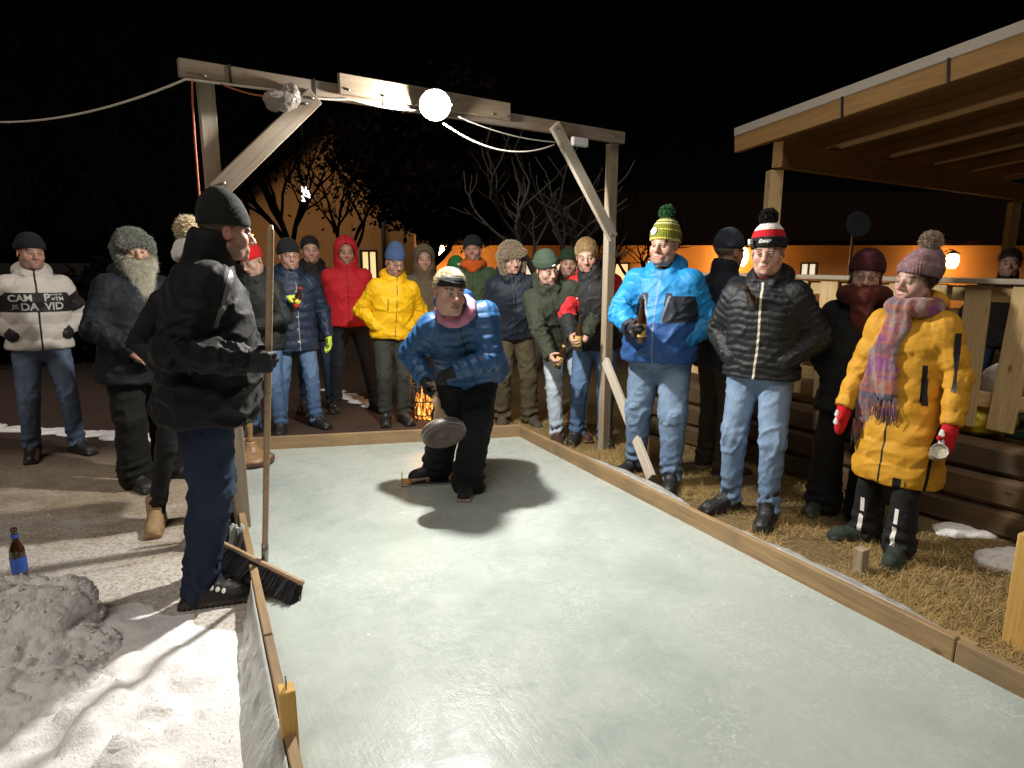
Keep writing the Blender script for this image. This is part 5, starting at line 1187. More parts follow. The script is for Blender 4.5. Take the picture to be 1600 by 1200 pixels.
f.beanie(r, M['black_knit'], h=.006, top=.035, cuff=.0, tilt=-.06, brim=.028, ribamp=.0012, rib=60, slouch=(0, .015), wide=.003)
f.hair(r, plain('grey cropped hair', (.12, .10, .08), .8), n=2500, length=.006, zmax=.03, vol=-.002, comb=(0, .2, -.6), low=-.05)
g_ = dict(W=f.wr[-1], D=nrm(f.wr[-1] - f.el[-1]) * A3(1, 1, .5), N=A3(.9, -.2, 0), curl=(.8, 1.15, .8), thumb='grip')
f.glove(r, M['glove_black'], -1, h=.0055, cufflen=.07, **g_)
# broom
def local_frame(ax): return frame(np.cross(ax, A3(0, 1, .2)), ax)
br = empty('broom', HB, 'push broom with a long wooden handle and black bristles resting on the rink board', 'broom'); hd = HT - HB
MB().tube([hd * t for t in (0, .02, .3, .62, .9, .985, 1.0)], np.array([.0135, .0135, .0142, .0148, .0145, .0138, .008]), 0, 14).build('handle', M['wood_handle'], br)
MB().tube([hd * -.012, hd * .05], .0165, 0, 14).build('ferrule', M['steel_dull'], br)
bx0, bx1 = atz(333, 842, .20), atz(472, 911, .135); bxd = nrm(bx1 - bx0); bc = (bx0 + bx1) / 2; HL = np.linalg.norm(bx1 - bx0) / 2
R = frame(bxd); tl = R @ rot(0, 0, 0); pitchR = np.array([[1, 0, 0], [0, math.cos(-.62), -math.sin(-.62)], [0, math.sin(-.62), math.cos(-.62)]]); R = R @ pitchR
MB().box(bc - HB, (HL, .022, .012), R=R, bev=.006).build('block', M['wood_handle'], br)
rg = np.random.default_rng(4); n = 7000; q = np.stack([rg.uniform(-HL * .98, HL * .98, n), rg.uniform(-.024, .024, n), np.full(n, -.011)], 1); d = np.stack([rg.normal(0, .09, n) + .25 * (q[:, 0] / HL) ** 5, rg.normal(0, .12, n) + q[:, 1] * 8, -np.ones(n)], 1); d *= rg.uniform(.078, .094, n)[:, None]; sd_ = np.stack([np.cos(rg.uniform(0, 6.3, n)), np.sin(rg.uniform(0, 6.3, n)), np.zeros(n)], 1) * .0011
V = np.stack([q - sd_, q + sd_, q + d + sd_, q + d - sd_], 1).reshape(-1, 3) @ R.T + (bc - HB); MB().add(V, np.arange(4 * n).reshape(-1, 4), smooth=False).box(bc - HB + R @ A3(0, 0, -.04), (HL * .97, .022, .028), R=R).build('bristles', plain('black bristles', (.016, .016, .018), .55, var=.4, vs=60), br)
# 4  hidden figure behind the broom man: pale bobble, tan boots
r = person('mostly hidden person behind the big man, with pale bobble hat and tan boots', 322, 812, 4, group=G_)
f = Fig(1.73, fat=.9, roll=6, hands=('pocket', 'pocket'), head=(20, 0, 0), feet=((-.27, .05, -10), (.05, 0, 10))); f.body(r, M['skin_w'], .0075)
f.jacket(r, cloth('black coat', (.012, .012, .013), .7), bulk=.01, hem=.1, h=.013); f.trousers(r, cloth('black leggings', (.012, .012, .012), .8), fit=.85, h=.013); f.boots(r, M['boot_tan'], shaft=.11)
f.beanie(r, M['white_knit'], h=.009, top=-.01, pom=(1.6, .075, plain('cream fur bobble', (.62, .52, .36), .8, var=.3)))
# 5  red knitted hat, and the navy back beside it
r = person('person in a bright red knitted hat and glasses looking down beside the broom handle', 420, 676, -22, group=G_)
f = Fig(1.74, hands=('pocket', (pix(r, 402, 508, .26), (1, .4, -.4))), lean=6, head=(-20, 26, -6), fat=1.0)
hg = grip(f, 1, (-.9, -.3, 0)); bottle(toworld(r, f.gc), 'brown bottle with a red label held beside the broom handle', 'label_red', (.15, 0, 1), group='beer bottles in hands')
f.body(r, M['skin_w'], .0062, look=(-10, 15), hands={1: hg}); f.glasses(r)
f.jacket(r, cloth('dark green grey jacket', (.022, .026, .024), .6, .3), bulk=.025, wr=.013, hem=.12, hood='down', seed=31); f.trousers(r, M['jean_blue'], fit=1.0); f.boots(r, M['boot_black'])
f.beanie(r, cloth('bright red knit', (.62, .016, .022), .9, .15, bump=.5), top=.02, cuff=.0, brim=.03)
# 7  navy parka, neon gloves
r = person('smiling man in a navy parka and glasses with neon yellow gloves', 468, 667, 8, group=G_)
f = Fig(1.78, fat=1.05, head=(6, 4, -3), hands=((pix(r, 449, 468, .30), (-1, .2, -.5)), ((.31, -.04, .88), (.6, .9, 0))), feet=((-.17, 0, -8), (.15, -.05, 24)))
hg = grip(f, -1, (.8, -.5, 0)); f.thumbup = A3(0, 0, 1); bottle(toworld(r, f.gc), 'brown bottle with a red label in the neon glove', 'label_red', (.35, -.1, 1), group='beer bottles in hands')
f.body(r, M['skin_b'], .0058, look=(4, 2), squint=.5); f.glasses(r)
def mk(c): return {'zip': np.where((c['y'] > 0) & (c['arm'] == 0) & (c['u'] > .06), np.maximum(.004 - np.abs(c['x'] - .03), .0085 - np.sqrt((c['x'] - .02) ** 2 + (((c['u'] - .1) % .115) - .05) ** 2)), -1), 'pk': np.where((c['y'] > 0) & (c['arm'] == 0), .003 - np.abs(np.maximum(np.abs(np.abs(c['x']) - .115) - .065, np.abs(c['u'] - .5) - .075)), -1)}
M['navy'] = cloth('navy quilted nylon', (.016, .030, .062), .5, .25, sheen=0, spec=.4, masks=[('pk', (.006, .01, .02), .6), ('zip', (.40, .40, .38), .3)])
f.jacket(r, M['navy'], h=.009, quilt=(.085, .010), bulk=.03, hem=.19, hood='down', masks=mk, seed=14, wr=.008)
f.trousers(r, M['jean_blue'], fit=1.05, wr=.014); f.boots(r, M['boot_black'], shaft=.07); f.beanie(r, M['black_knit'], top=.0, cuff=.05)
f.glove(r, M['neon'], -1, **hg); f.thumbup = A3(0, -1, 0); f.glove(r, M['neon'], 1, W=f.wr[1], D=A3(.05, -.15, -1), N=A3(-1, -.3, 0), curl=(.3, .35, .3), thumb='rest')
# 8  dark figure behind
r = person('man in dark clothes half hidden behind the red hooded jacket', 500, 640, -4, group=G_)
f = Fig(1.84, head=(10, 0, 0)); f.body(r, M['skin_b'], .007); f.jacket(r, cloth('black coat plain', (.011, .011, .012), .7), hood='down', h=.012, hem=.2); f.trousers(r, M['jean_dark'], h=.013); f.boots(r, M['boot_black']); f.hair(r, plain('dark hair', (.02, .015, .012), .7), n=4000)
# 9  red hooded jacket
r = person('man in a red jacket with the hood up, hands behind his back', 552, 640, 2, group=G_)
f = Fig(1.82, fat=1.1, hands=('back', 'back'), head=(4, 3, 0), feet=((-.17, .02, -16), (.22, -.08, 22)))
f.body(r, M['skin_a'], .006, look=(4, 0), nose=1.1)
M['red'] = cloth('red softshell', (.48, .014, .022), .7, .15, masks=[('zip', (.20, .006, .01), .6)])
f.jacket(r, M['red'], h=.009, bulk=.03, wr=.012, hem=.05, hood='up', masks=lambda c: {'zip': np.where((c['y'] > 0) & (c['arm'] == 0), .005 - np.abs(c['x']), -1)}, seed=15, opencol=.0)
f.trousers(r, cloth('dark navy trousers', (.013, .017, .026), .8), fit=.95, seed=4); f.boots(r, boot_masked('black shoe with reflectors', (.015, .015, .016), (.02, .02, .02)), dots=lambda q, sd: .008 - np.sqrt((q[:, 0] - .13) ** 2 + (np.abs(q[:, 1]) - .02) ** 2 + (q[:, 2] - .07) ** 2 * .3), shaft=.04)
# 10 yellow jacket
r = person('man in a bright yellow jacket, blue beanie and glasses looking down', 617, 660, 10, group=G_)
f = Fig(1.72, fat=.98, hands=('pocket', 'pocket'), lean=4, roll=4, head=(14, 16, 4), feet='close')
f.body(r, M['skin_a'], .0058, look=(5, 12), nose=1.1); f.glasses(r)
def mk(c): return {'zip': np.where((c['y'] > 0) & (c['arm'] == 0), np.maximum(.0045 - np.abs(c['x'] - .01), np.where(np.abs(c['u'] - .23) < .06, .005 - np.abs(c['x'] + .075), -1)), -1)}
M['yellow'] = cloth('yellow insulated shell', (.82, .46, .008), .55, .12, sheen=0, masks=[('zip', (.05, .035, .01), .4)])
f.jacket(r, M['yellow'], h=.009, bulk=.03, wr=.014, hem=.06, quilt=(.15, .006), hood='down', masks=mk, seed=16); f.trousers(r, cloth('grey green trousers', (.045, .047, .04), .85, .3), fit=1.1); f.boots(r, M['boot_black'])
f.beanie(r, cloth('steel blue knit', (.055, .10, .20), .9, .15, bump=.4), top=.04, cuff=.0, brim=.032, rib=50)
# 11 hidden ones behind the thrower
r = person('person in an olive beige hood just behind the yellow jacket', 668, 632, 5, group=G_)
f = Fig(1.74); f.body(r, M['skin_b'], .0075); f.jacket(r, cloth('olive beige coat', (.12, .10, .06), .8), hood='up', h=.012, hem=.1); f.trousers(r, M['jean_dark'], h=.013); f.boots(r, M['boot_black'])
r = person('person in a bright green knitted hat almost hidden behind the thrower', 716, 626, 0, group=G_)
f = Fig(1.62, head=(0, 8, 0)); f.body(r, M['skin_b'], .0075); f.jacket(r, cloth('grey jacket', (.05, .05, .05), .8), hood='down', h=.012); f.trousers(r, M['jean_dark'], h=.013); f.boots(r, M['boot_black'])
f.beanie(r, cloth('green knit', (.03, .16, .035), .9, masks=[('badge', (.6, .6, .55), .7)]), h=.008) ; 
hv, hf, ho = f.hat; rb_ = MB().box(f.hl((.03, -.105, .075)), (.016, .004, .012), R=f.HR).build('badge', M['white_knit'], ho)
# 12 green jacket with orange scarf
r = person('tall man in a dark beanie with an orange scarf and green jacket', 742, 640, -4, group=G_)
f = Fig(1.84, head=(-2, -10, -4), hands=('pocket', 'pocket')); f.body(r, M['skin_a'], .006, look=(-2, -4))
f.jacket(r, cloth('forest green jacket', (.045, .075, .035), .75, .2, masks=[('zip', (.01, .015, .01), .5)]), bulk=.025, wr=.012, seed=17, hood='down', masks=lambda c: {'zip': np.where((c['y'] > 0) & (c['arm'] == 0), .005 - np.abs(c['x']), -1)}); f.trousers(r, M['jean_dark'], h=.013); f.boots(r, M['boot_black'])
f.beanie(r, cloth('dark green knit', (.012, .02, .017), .9, bump=.4), cuff=.05, top=.0)
P = [cone(f.nb + A3(.09 * math.cos(a), .085 * math.sin(a) - .02, .045 + .012 * math.sin(a * 3)), f.nb + A3(.09 * math.cos(a + .55), .085 * math.sin(a + .55) - .02, .045 + .012 * math.sin(a * 3 + 1.6)), .034, .034, .02) for a in np.arange(0, 2 * PI, .55)] + [ell(f.nb + A3(0, -.105, .01), (.06, .03, .055), .03)]
V, F = lump(None, None, P, .008, .015, 22, 3); MB().add(V, F).build('scarf', cloth('orange scarf', (.60, .11, .02), .9, .25), r)
# 13 fur hat
r = person('young man in a brown fur trapper hat, navy jacket and olive cargo trousers', 803, 664, 10, group=G_)
f = Fig(1.78, lean=15, roll=-5, hands=('down', 'pocket'), head=(6, 12, -8), feet=((-.12, 0, -8), (.15, -.04, 16)))
f.body(r, M['skin_w'], .0058, look=(-4, 6), ears=False)
M['navy_shell'] = cloth('navy shell with grey panel', (.012, .017, .028), .6, .25, masks=[('pan', (.035, .045, .06), .6), ('zip', (.006, .006, .008), .4)])
f.jacket(r, M['navy_shell'], h=.009, bulk=.025, wr=.014, hem=.06, seed=18, hood='down', masks=lambda c: {'pan': np.where((c['y'] > 0) & (c['arm'] == 0), np.minimum(c['x'] + .02, .30 - c['u'] + c['x'] * .4), -1), 'zip': np.where((c['y'] > 0) & (c['arm'] == 0), .005 - np.abs(c['x']), -1)})
M['olive'] = cloth('olive cargo cloth', (.085, .07, .038), .85, .25, bump=.5); f.trousers(r, M['olive'], fit=1.25, flare=.01, wr=.019, seed=9); f.boots(r, cloth('olive shoe', (.07, .065, .045), .7, masks=[('sole', (.3, .28, .24), .6)]), shaft=.05)
f.trapper(r, cloth('brown fur base', (.16, .12, .08), .9, .4, vs=40), plain('mottled brown and cream fur', (.40, .32, .22), .8, var=.75, vs=45), 6)
# 14 green beanie, leaning
r = person('young man in a green beanie and olive parka leaning sideways in pale jeans', 878, 686, 6, group=G_)
f = Fig(1.78, lean=24, roll=-16, shift=(.0, .06), drop=.02, head=(22, 20, -14), hands=((pix(r, 862, 565, .42), (-1, .2, -.3)), ((.16, -.32, .98), (1, .3, -.3))), feet=((-.06, -.12, 0), (.17, .06, 16)))
hg = grip(f, -1, (.9, -.3, .1)); bottle(toworld(r, f.gc), 'brown bottle in the hand of the leaning young man in the green beanie', 'label_gold', (.30, -.05, 1), group='beer bottles in hands', h=.23)
f.body(r, M['skin_w'], .0056, look=(30, -4), hands={-1: hg})
M['olive_parka'] = cloth('olive green parka', (.035, .042, .026), .75, .25, masks=[('zip', (.012, .013, .01), .6)])
f.jacket(r, M['olive_parka'], h=.009, bulk=.03, wr=.016, hem=.14, seed=19, hood='down', masks=lambda c: {'zip': np.where((c['y'] > 0) & (c['arm'] == 0), .0045 - np.abs(c['x']), -1)}); f.trousers(r, M['jean_pale'], fit=1.05, wr=.015, seed=11); f.boots(r, cloth('dark brown lace boot', (.06, .03, .02), .5, .3, masks=[('sole', (.16, .10, .06), .6)]), shaft=.10)
f.beanie(r, cloth('moss green knit', (.05, .075, .05), .9, .15, bump=.5), cuff=.055, brim=.036, top=-.01)
hv, hf, ho = f.hat; MB().add(*sdf_mesh([ell(f.hl((0, -.118, .062)), (.02, .006, .007), .004, f.HR)], .003)).build('badge', M['white_knit'], ho)
# 15 blond man
r = person('blond bareheaded man in a black and red jacket holding a bottle', 922, 690, -8, group=G_)
f = Fig(1.79, fat=1.08, lean=9, roll=-4, shift=(.02, .04), head=(4, 14, -6), headoff=(-.03, 0, 0), hands=((pix(r, 893, 528, .36), (-1, .1, -.6)), ((.30, -.02, .86), (.5, .9, 0))), feet=((-.12, 0, -6), (.13, -.02, 18)))
hg = grip(f, -1, (.9, -.35, 0)); bottle(toworld(r, f.gc), 'tall brown bottle with a gold label held by the blond man', 'label_gold', (.06, -.1, 1), h=.285, group='beer bottles in hands', neck='cap_dark')
f.body(r, M['skin_b'], .0052, look=(14, 10), nose=1.05, jaw=1.1, hands={-1: hg})
def mk(c):
    red = np.where(c['arm'] != 0, np.minimum(c['t'] + .09, .33 - c['t']) , np.minimum(np.abs(c['x']) - .13, .13 - c['u'])); rd = np.where(c['arm'] != 0, .010 - np.abs(c['t'] - .06 - .5 * np.abs(c['ph'] + .6) * .1), -1)
    rd = np.where((c['ph'] > -2.4) & (c['ph'] < 1.4), rd, -1)
    return {'red': red, 'rf': rd, 'zip': np.where((c['y'] > 0) & (c['arm'] == 0), .0045 - np.abs(c['x']), -1)}
M['blackred'] = cloth('black and red work jacket', (.020, .020, .021), .65, .25, masks=[('red', (.50, .02, .025), .6), ('rf', (.85, .83, .78), .35), ('zip', (.006, .006, .006), .4)])
f.jacket(r, M['blackred'], h=.009, bulk=.025, wr=.014, hem=.1, seed=20, hood='down', masks=mk, collar=.085); f.trousers(r, M['jean_blue'], fit=1.08, wr=.014, seed=12); f.boots(r, M['boot_black'])
f.hair(r, plain('short blond hair', (.36, .24, .11), .7, var=.35, vs=30), n=12000, length=.03, comb=(1.0, 1.2, .8), vol=.002, low=.0)
# 16 hidden green bobble hat
r = person('person in a dark green ribbed hat hidden behind the leaning young man', 885, 652, 0, group=G_)
f = Fig(1.70); f.body(r, M['skin_b'], .0075); f.jacket(r, cloth('dark jacket', (.014, .016, .02), .8), hood='down', h=.012); f.trousers(r, M['jean_blue'], h=.012); f.boots(r, M['boot_black']); f.beanie(r, cloth('dark green ribbed knit', (.022, .045, .018), .9, bump=.6), h=.007, ribamp=.004, rib=24)
# 18 blue ski jacket
r = person('stout man in a blue ski jacket and a green and yellow bobble hat', 1024, 749, -14, group=G_)
f = Fig(1.85, fat=1.18, belly=.085, head=(-12, 2, 0), hands=((pix(r, 986, 512, .36), (-1, .1, -.5)), 'pocket'), feet=((-.17, .09, -24), (.13, -.09, 10)), wid=1.04, hs=1.03)
hg = grip(f, -1, (.85, -.4, 0)); bottle(toworld(r, f.gc), 'brown bottle with a gold label in the black glove of the blue ski jacket man', 'label_gold', (.0, 0, 1), h=.285, base=.085, group='beer bottles in hands', neck='cap_dark')
f.body(r, M['skin_b'], .005, look=(-14, 4), nose=1.0, jaw=1.25, fl=1.3)
def mk(c):
    x, u = c['x'], c['u']; on = c['arm'] == 0; fr = c['y'] > 0
    navy = np.where(on, np.minimum.reduce([u - .135 - .02 * (np.abs(x) > .1), .325 - u, np.abs(x) - .055 + 0 * x]), np.minimum(.2 - np.abs(c['ph'] - 2.2) * .2, 1) * 0 - 1)
    arm_n = np.where(~on & (c['t'] > .02) & (c['t'] < .24), .9 - np.abs(np.arctan2(np.sin(c['ph'] - 2.6), np.cos(c['ph'] - 2.6))), -1) * .02
    return {'navy': np.maximum(navy, arm_n), 'mid': np.where(on, u - .325, -1), 'zip': np.where(on & fr, np.maximum(.004 - np.abs(x), np.where((u > .15) & (u < .32), .007 - np.abs(np.abs(x) - .062 + .25 * (u - .24)), -1) * 1.0), -1), 'cf': np.where(~on, c['t'] - .535, -1)}
M['ski'] = cloth('bright blue ski shell', (.015, .235, .56), .5, .12, sheen=0, spec=.4, masks=[('mid', (.022, .085, .27), .5), ('navy', (.016, .022, .036), .6), ('zip', (.20, .24, .30), .4), ('cf', (.01, .02, .04), .6)])
f.jacket(r, M['ski'], h=.008, bulk=.028, wr=.015, hem=.075, seed=21, hood='down', masks=mk, sleeve=1.12, collar=.08, opencol=.02)
f.trousers(r, M['jean_light'], h=.009, fit=1.22, wr=.015, seed=13); f.boots(r, M['boot_black'])
sh_ = ell(f.nb + A3(0, -.02, .0), (.09, .1, .09)); V, F = sdf_mesh([cone(f.nb - A3(0, 0, .06), f.nb + A3(0, -.015, .055), .085, .066, .01)], .008); MB().add(V, F).build('undershirt', cloth('black pullover', (.012, .012, .013), .9), r)
M['hat_green'] = cloth('green and yellow knit', (.16, .17, .02), .9, .15, bump=.5, masks=[('s1', (.62, .52, .12), .9), ('s2', (.62, .56, .30), .9)])
f.beanie(r, M['hat_green'], h=.006, top=.02, cuff=.06, brim=.034, pom=(1.6, .05, plain('dark green bobble', (.02, .10, .03), .9, var=.4)))
hv, hf, ho = f.hat; hh = np.array([d.value for d in ho.data.attributes['hh'].data]); 
for nm, bands in (('s1', ((.0, .012), (.06, .066))), ('s2', ((.098, .106), (.118, .126)))):
    a = np.full(len(hh), -1.0);
    for lo, hi in bands: a = np.maximum(a, np.minimum(hh - lo, hi - hh))
    ho.data.attributes.new(nm, 'FLOAT', 'POINT').data.foreach_set('value', a.astype(np.float32))
hb = cast_bvh(hv, hf); p0 = f.hl((-.03, -.3, .082)); q = hb.ray_cast(Vector(p0), Vector(f.HR @ A3(0, 1, 0))); c = A3(*q[0]); nn = A3(*q[1]); nn = nn if nn[1] < 0 else -nn; Rb = frame(nn); Rb = np.stack([Rb[:, 1], Rb[:, 2], Rb[:, 0]], 1)
bd = MB().lathe([(0, .004), (.024, .004), (.026, .0), (.026, -.006)], 0, 20, c=c + nn * .004, R=Rb).build('badge', M['white_knit'], ho)
MB().lathe([(.013, .0052), (.013, .0056), (.016, .0056), (.016, .0052)], 0, 20, c=c + nn * .004, R=Rb).lathe([(0, .0056), (.006, .0055), (.0065, .0045)], 0, 10, c=c + nn * .004, R=Rb).build('emblem', M['glasses'], bd)
f.glove(r, M['glove_black'], -1, h=.0055, **hg); 
# 19 grey blue beanie, turned away
r = person('man in a grey blue beanie turned away behind the ski jacket', 1112, 738, 125, group=G_)
f = Fig(1.80, fat=1.1, hands=('pocket', 'pocket'), head=(6, 6, 0)); f.body(r, M['skin_a'], .006, ears=True)
f.jacket(r, cloth('dark blue work jacket', (.013, .018, .028), .7), bulk=.03, hem=.12, seed=22, h=.0105); f.trousers(r, cloth('brown grey trousers', (.06, .045, .03), .85, .3), fit=1.15, h=.012); f.boots(r, boot_masked('black boot with pale heel', (.03, .028, .025), (.25, .21, .16)))
f.beanie(r, cloth('grey blue knit', (.045, .055, .075), .95, bump=.5), top=.01, cuff=.0, tilt=-.1, brim=.03); f.hair(r, plain('grey fair hair', (.25, .2, .15), .7), n=2500, length=.01, zmax=.03, low=-.06, comb=(0, .3, -.5))
# 20 black quilted jacket, striped hat
r = person('man in a black quilted jacket with pale zip and a red white black bobble hat', 1172, 800, -14, group=G_)
f = Fig(1.79, fat=1.06, hands=('pocket', 'pocket'), head=(4, 6, -3), feet=((-.12, -.03, -34), (.13, -.10, 4)), hs=1.02)
f.body(r, M['skin_w'], .005, look=(6, 8), nose=1.1, jaw=1.05)
def mk(c): x, u = c['x'], c['u']; return {'zip': np.where((c['y'] > 0) & (c['arm'] == 0) & (u > .0), .0065 - np.abs(x - .012 * np.sin(u * 6)), -1)}
M['quilt_black'] = cloth('black quilted nylon', (.012, .0135, .0155), .5, .2, sheen=0, spec=.35, bs=45, bump=.5, stretch=(1.5, 1.5, .25), masks=[('zip', (.62, .57, .44), .5)])
f.jacket(r, M['quilt_black'], h=.0075, quilt=(.042, .0085), bulk=.028, hem=.06, seed=25, hood='down', masks=mk, wr=.008, sleeve=1.1, collar=.08, opencol=.015)
MB().add(*sdf_mesh([cone(f.nb - A3(0, 0, .05), f.nb + A3(0, -.015, .05), .082, .064, .01)], .008)).build('undershirt', cloth('dark red pullover', (.10, .012, .014), .9), r)
f.trousers(r, M['jean_light'], h=.009, fit=1.06, wr=.015, seed=14); f.boots(r, M['boot_black'], h=.006, shaft=.13, bulk=1.1)
M['hat_stripe'] = cloth('black red and white knit', (.016, .016, .017), .9, .12, bump=.5, masks=[('s1', (.50, .012, .02), .9), ('s2', (.72, .70, .64), .9)])
f.beanie(r, M['hat_stripe'], h=.006, top=.012, cuff=.055, brim=.034, pom=(1.6, .05, plain('black bobble', (.012, .012, .013), .9)))
hv, hf, ho = f.hat; hh = np.array([d.value for d in ho.data.attributes['hh'].data])
for nm, lo, hi in (('s1', .056, .095), ('s2', .095, .3)): ho.data.attributes.new(nm, 'FLOAT', 'POINT').data.foreach_set('value', np.minimum(hh - lo, hi - hh).astype(np.float32))
hb = cast_bvh(hv, hf)
def hatfn(cx, cz):
    def fn(a, b):
        p = f.hl((cx + a, -.4, cz + b)); q = hb.ray_cast(Vector(p), Vector(f.HR @ A3(0, 1, 0))); return A3(*q[0]) - f.HR @ A3(0, .003, 0) if q[0] is not None else f.hl((cx + a, -.12, cz + b))
    return fn
letters('Eisbär', .026, hatfn(-.002, .066), M['white_knit'], ho, bold=.0012, shear=.3); MB().box(f.hl((-.078, -.085, .066)), (.008, .012, .014), R=f.HR @ rot(38)).build('tag', M['white_knit'], ho)
q = front_fn(f, cast_bvh(*f.jk[:2]), 0, 0)(-.03, f.nb[2] - .13); bottle(toworld(r, A3(q[0], q[1] + .012, q[2])), 'brown bottle tucked neck first into the collar of the black quilted jacket', 'cap_dark', (-.50, -.28, .72), base=.09, h=.235)
# 21 dark woman
r = person('woman in a black coat, dark red hat and glasses behind the yellow coat', 1316, 806, -12, group=G_)
f = Fig(1.64, fat=1.0, hands=('pocket', 'pocket'), head=(14, 2, 3), feet='stand'); f.body(r, M['skin_w'], .006, look=(6, 0)); f.glasses(r)
f.jacket(r, cloth('black winter coat', (.010, .010, .011), .75), bulk=.035, hem=.2, seed=26, flare=.01, hood='down', h=.01); f.trousers(r, cloth('wide black trousers', (.010, .010, .010), .85), fit=1.3, flare=.045, h=.011); f.boots(r, M['boot_green'], toe=.01)
f.beanie(r, cloth('dark wine red knit', (.055, .010, .014), .95, bump=.5), top=.005, cuff=.06); f.hair(r, plain('dark long hair', (.02, .012, .01), .6), n=9000, length=.10, comb=(0, -.1, -1.2), low=-.1, vol=.0)
P = [cone(f.nb + A3(.095 * math.cos(a), .09 * math.sin(a) - .03, .05), f.nb + A3(.095 * math.cos(a + .55), .09 * math.sin(a + .55) - .03, .05), .045, .045, .02) for a in np.arange(0, 2 * PI, .55)] + [ell(f.nb + A3(.02, -.13, -.05), (.06, .03, .12), .03)]
V, F = lump(None, None, P, .009, .015, 18, 4); MB().add(V, F).build('scarf', cloth('dark rust scarf', (.09, .02, .014), .95, .4), r)
# 22 lady in the long yellow coat
r = person('woman in a long mustard quilted coat with a checked scarf and red mittens', 1386, 856, -24, group=G_)
f = Fig(1.63, fat=.88, head=(-16, 4, 4), hands=(((-.25, -.13, .80), (-.4, .9, 0)), ((.27, -.09, .80), (.4, .9, 0))), feet=((-.13, -.02, -38), (.11, -.10, 14)))
f.body(r, M['skin_w'], .0052, look=(-16, 2), nose=.95, jaw=.92, ears=False)
def mk(c):
    x, u, on, fr = c['x'], c['u'], c['arm'] == 0, c['y'] > 0; m = np.full(len(x), -1.)
    for cond, val in ((on & fr & (u > .29) & (u < .51), np.minimum(.011 - np.abs(x - .135 - .02 * (u - .4)), 1)), (on & fr & (u > .60), .006 - np.abs(x + .015)), (on & (u > .62), .006 - np.abs(x - .19 - .02)), (on & fr & (u > .95), .022 - np.abs(x - .085))): m = np.maximum(m, np.where(cond, val, -1))
    return {'blk': m}
M['mustard'] = cloth('mustard quilted nylon', (.60, .30, .025), .6, .12, sheen=0, masks=[('blk', (.012, .012, .013), .5)])
f.jacket(r, M['mustard'], h=.0085, quilt=(.115, .011), bulk=.026, hem=.50, seed=27, flare=.022, hood='down', masks=mk, wr=.007, sleeve=1.12, collar=.07)
JV, JF, jo = f.jk; bv = cast_bvh(JV, JF)
def rib(pts, w, name='pull_tab', mat='black'):
    b = MB(); V = []
    for (x, z, ww) in pts:
        for s_ in (-1, 1): q = bv.ray_cast(Vector((x + s_ * ww, -1.2, z)), Vector((0, 1, 0))); V.append(A3(*q[0]) + A3(0, -.010, 0) if q[0] is not None else A3(x, -.2, z))
    return b.add(V, [(2 * i, 2 * i + 1, 2 * i + 3, 2 * i + 2) for i in range(len(pts) - 1)]).build(name, M[mat], jo)
rib([(.135, 1.0, .004), (.136, .93, .008), (.138, .86, .013)], 0); rib([(.232, 1.24, .008), (.243, 1.14, .012), (.252, 1.04, .005), (.258, .97, .012), (.259, .955, .012)], 0)
f.trousers(r, cloth('black ski trousers', (.012, .012, .013), .7, masks=[('rf', (.88, .86, .82), .35)]), h=.009, fit=.98, flare=.03, masks=lambda c: {'rf': np.where((c['t'] > .60) & (c['t'] < .83) & (np.abs(c['t'] - .70) > .008), .0085 - np.abs((c['ph'] - .15 * c['side'] + .25 * np.abs(c['t'] - .70) * 8 * .2) * .055 + .012 * c['side']), -1)})
f.boots(r, cloth('dark green felt boots', (.028, .040, .028), .7, .3, masks=[('sole', (.018, .018, .016), .6)]), h=.0065, toe=.012, shaft=.09, bulk=1.15)
M['hat_pink'] = cloth('melange pink grey knit', (.24, .14, .17), .95, .35, vs=30, bump=.6, alt=(.36, .22, .22))
f.beanie(r, M['hat_pink'], h=.006, top=.02, cuff=.055, brim=.044, tilt=-.22, pom=(2.4, .048, plain('beige fur bobble', (.42, .33, .24), .85, var=.5, vs=30)), slouch=(.02, .02))
f.hair(r, plain('brown fringe', (.09, .045, .025), .6, var=.3), n=5000, length=.045, comb=(0, -.2, -.9), vol=.0, low=-.07, zmax=.045)
def plaid():
    m, nt, b = _new('checked wool scarf'); g = NT(nt); co = g.co('Object'); s_ = g.n('ShaderNodeSeparateXYZ'); g.l(co, s_.inputs[0])
    w1 = g.noise(g.co('Object', (.2, .2, 1)), 15, 1); w2 = g.noise(g.co('Object', (1, .3, .15)), 38, 1); w3 = g.noise(co, 220, 2)
    c = g.mix(g.rng(w1, .35, .5), (.10, .09, .15), (.38, .10, .055)); c = g.mix(g.rng(w1, .52, .6), c, (.26, .05, .20)); c = g.mix(g.rng(w2, .5, .62, 0, .7), c, (.34, .28, .25)); c = g.mix(g.rng(w2, .40, .34, 0, .6), c, (.05, .06, .12)); c = g.mix(g.rng(w3, .3, .8, 0, .5), c, (.03, .02, .03))
    g.l(c, b.inputs['Base Color']); b.inputs['Roughness'].default_value = .95; b.inputs['Sheen Weight'].default_value = .4; g.l(g.bump(w3, .5, .003), b.inputs['Normal']); return m
fy = lambda x, z: (lambda q: A3(*q[0]) if q[0] is not None else A3(x, -.17, z))(bv.ray_cast(Vector((x, -1.2, z)), Vector((0, 1, 0))))
P = [cone(f.nb + A3(.09 * math.cos(a), .088 * math.sin(a) - .025, .022), f.nb + A3(.09 * math.cos(a + .55), .088 * math.sin(a + .55) - .025, .022), .038, .038, .02) for a in np.arange(0, 2 * PI, .55)]
ends = []
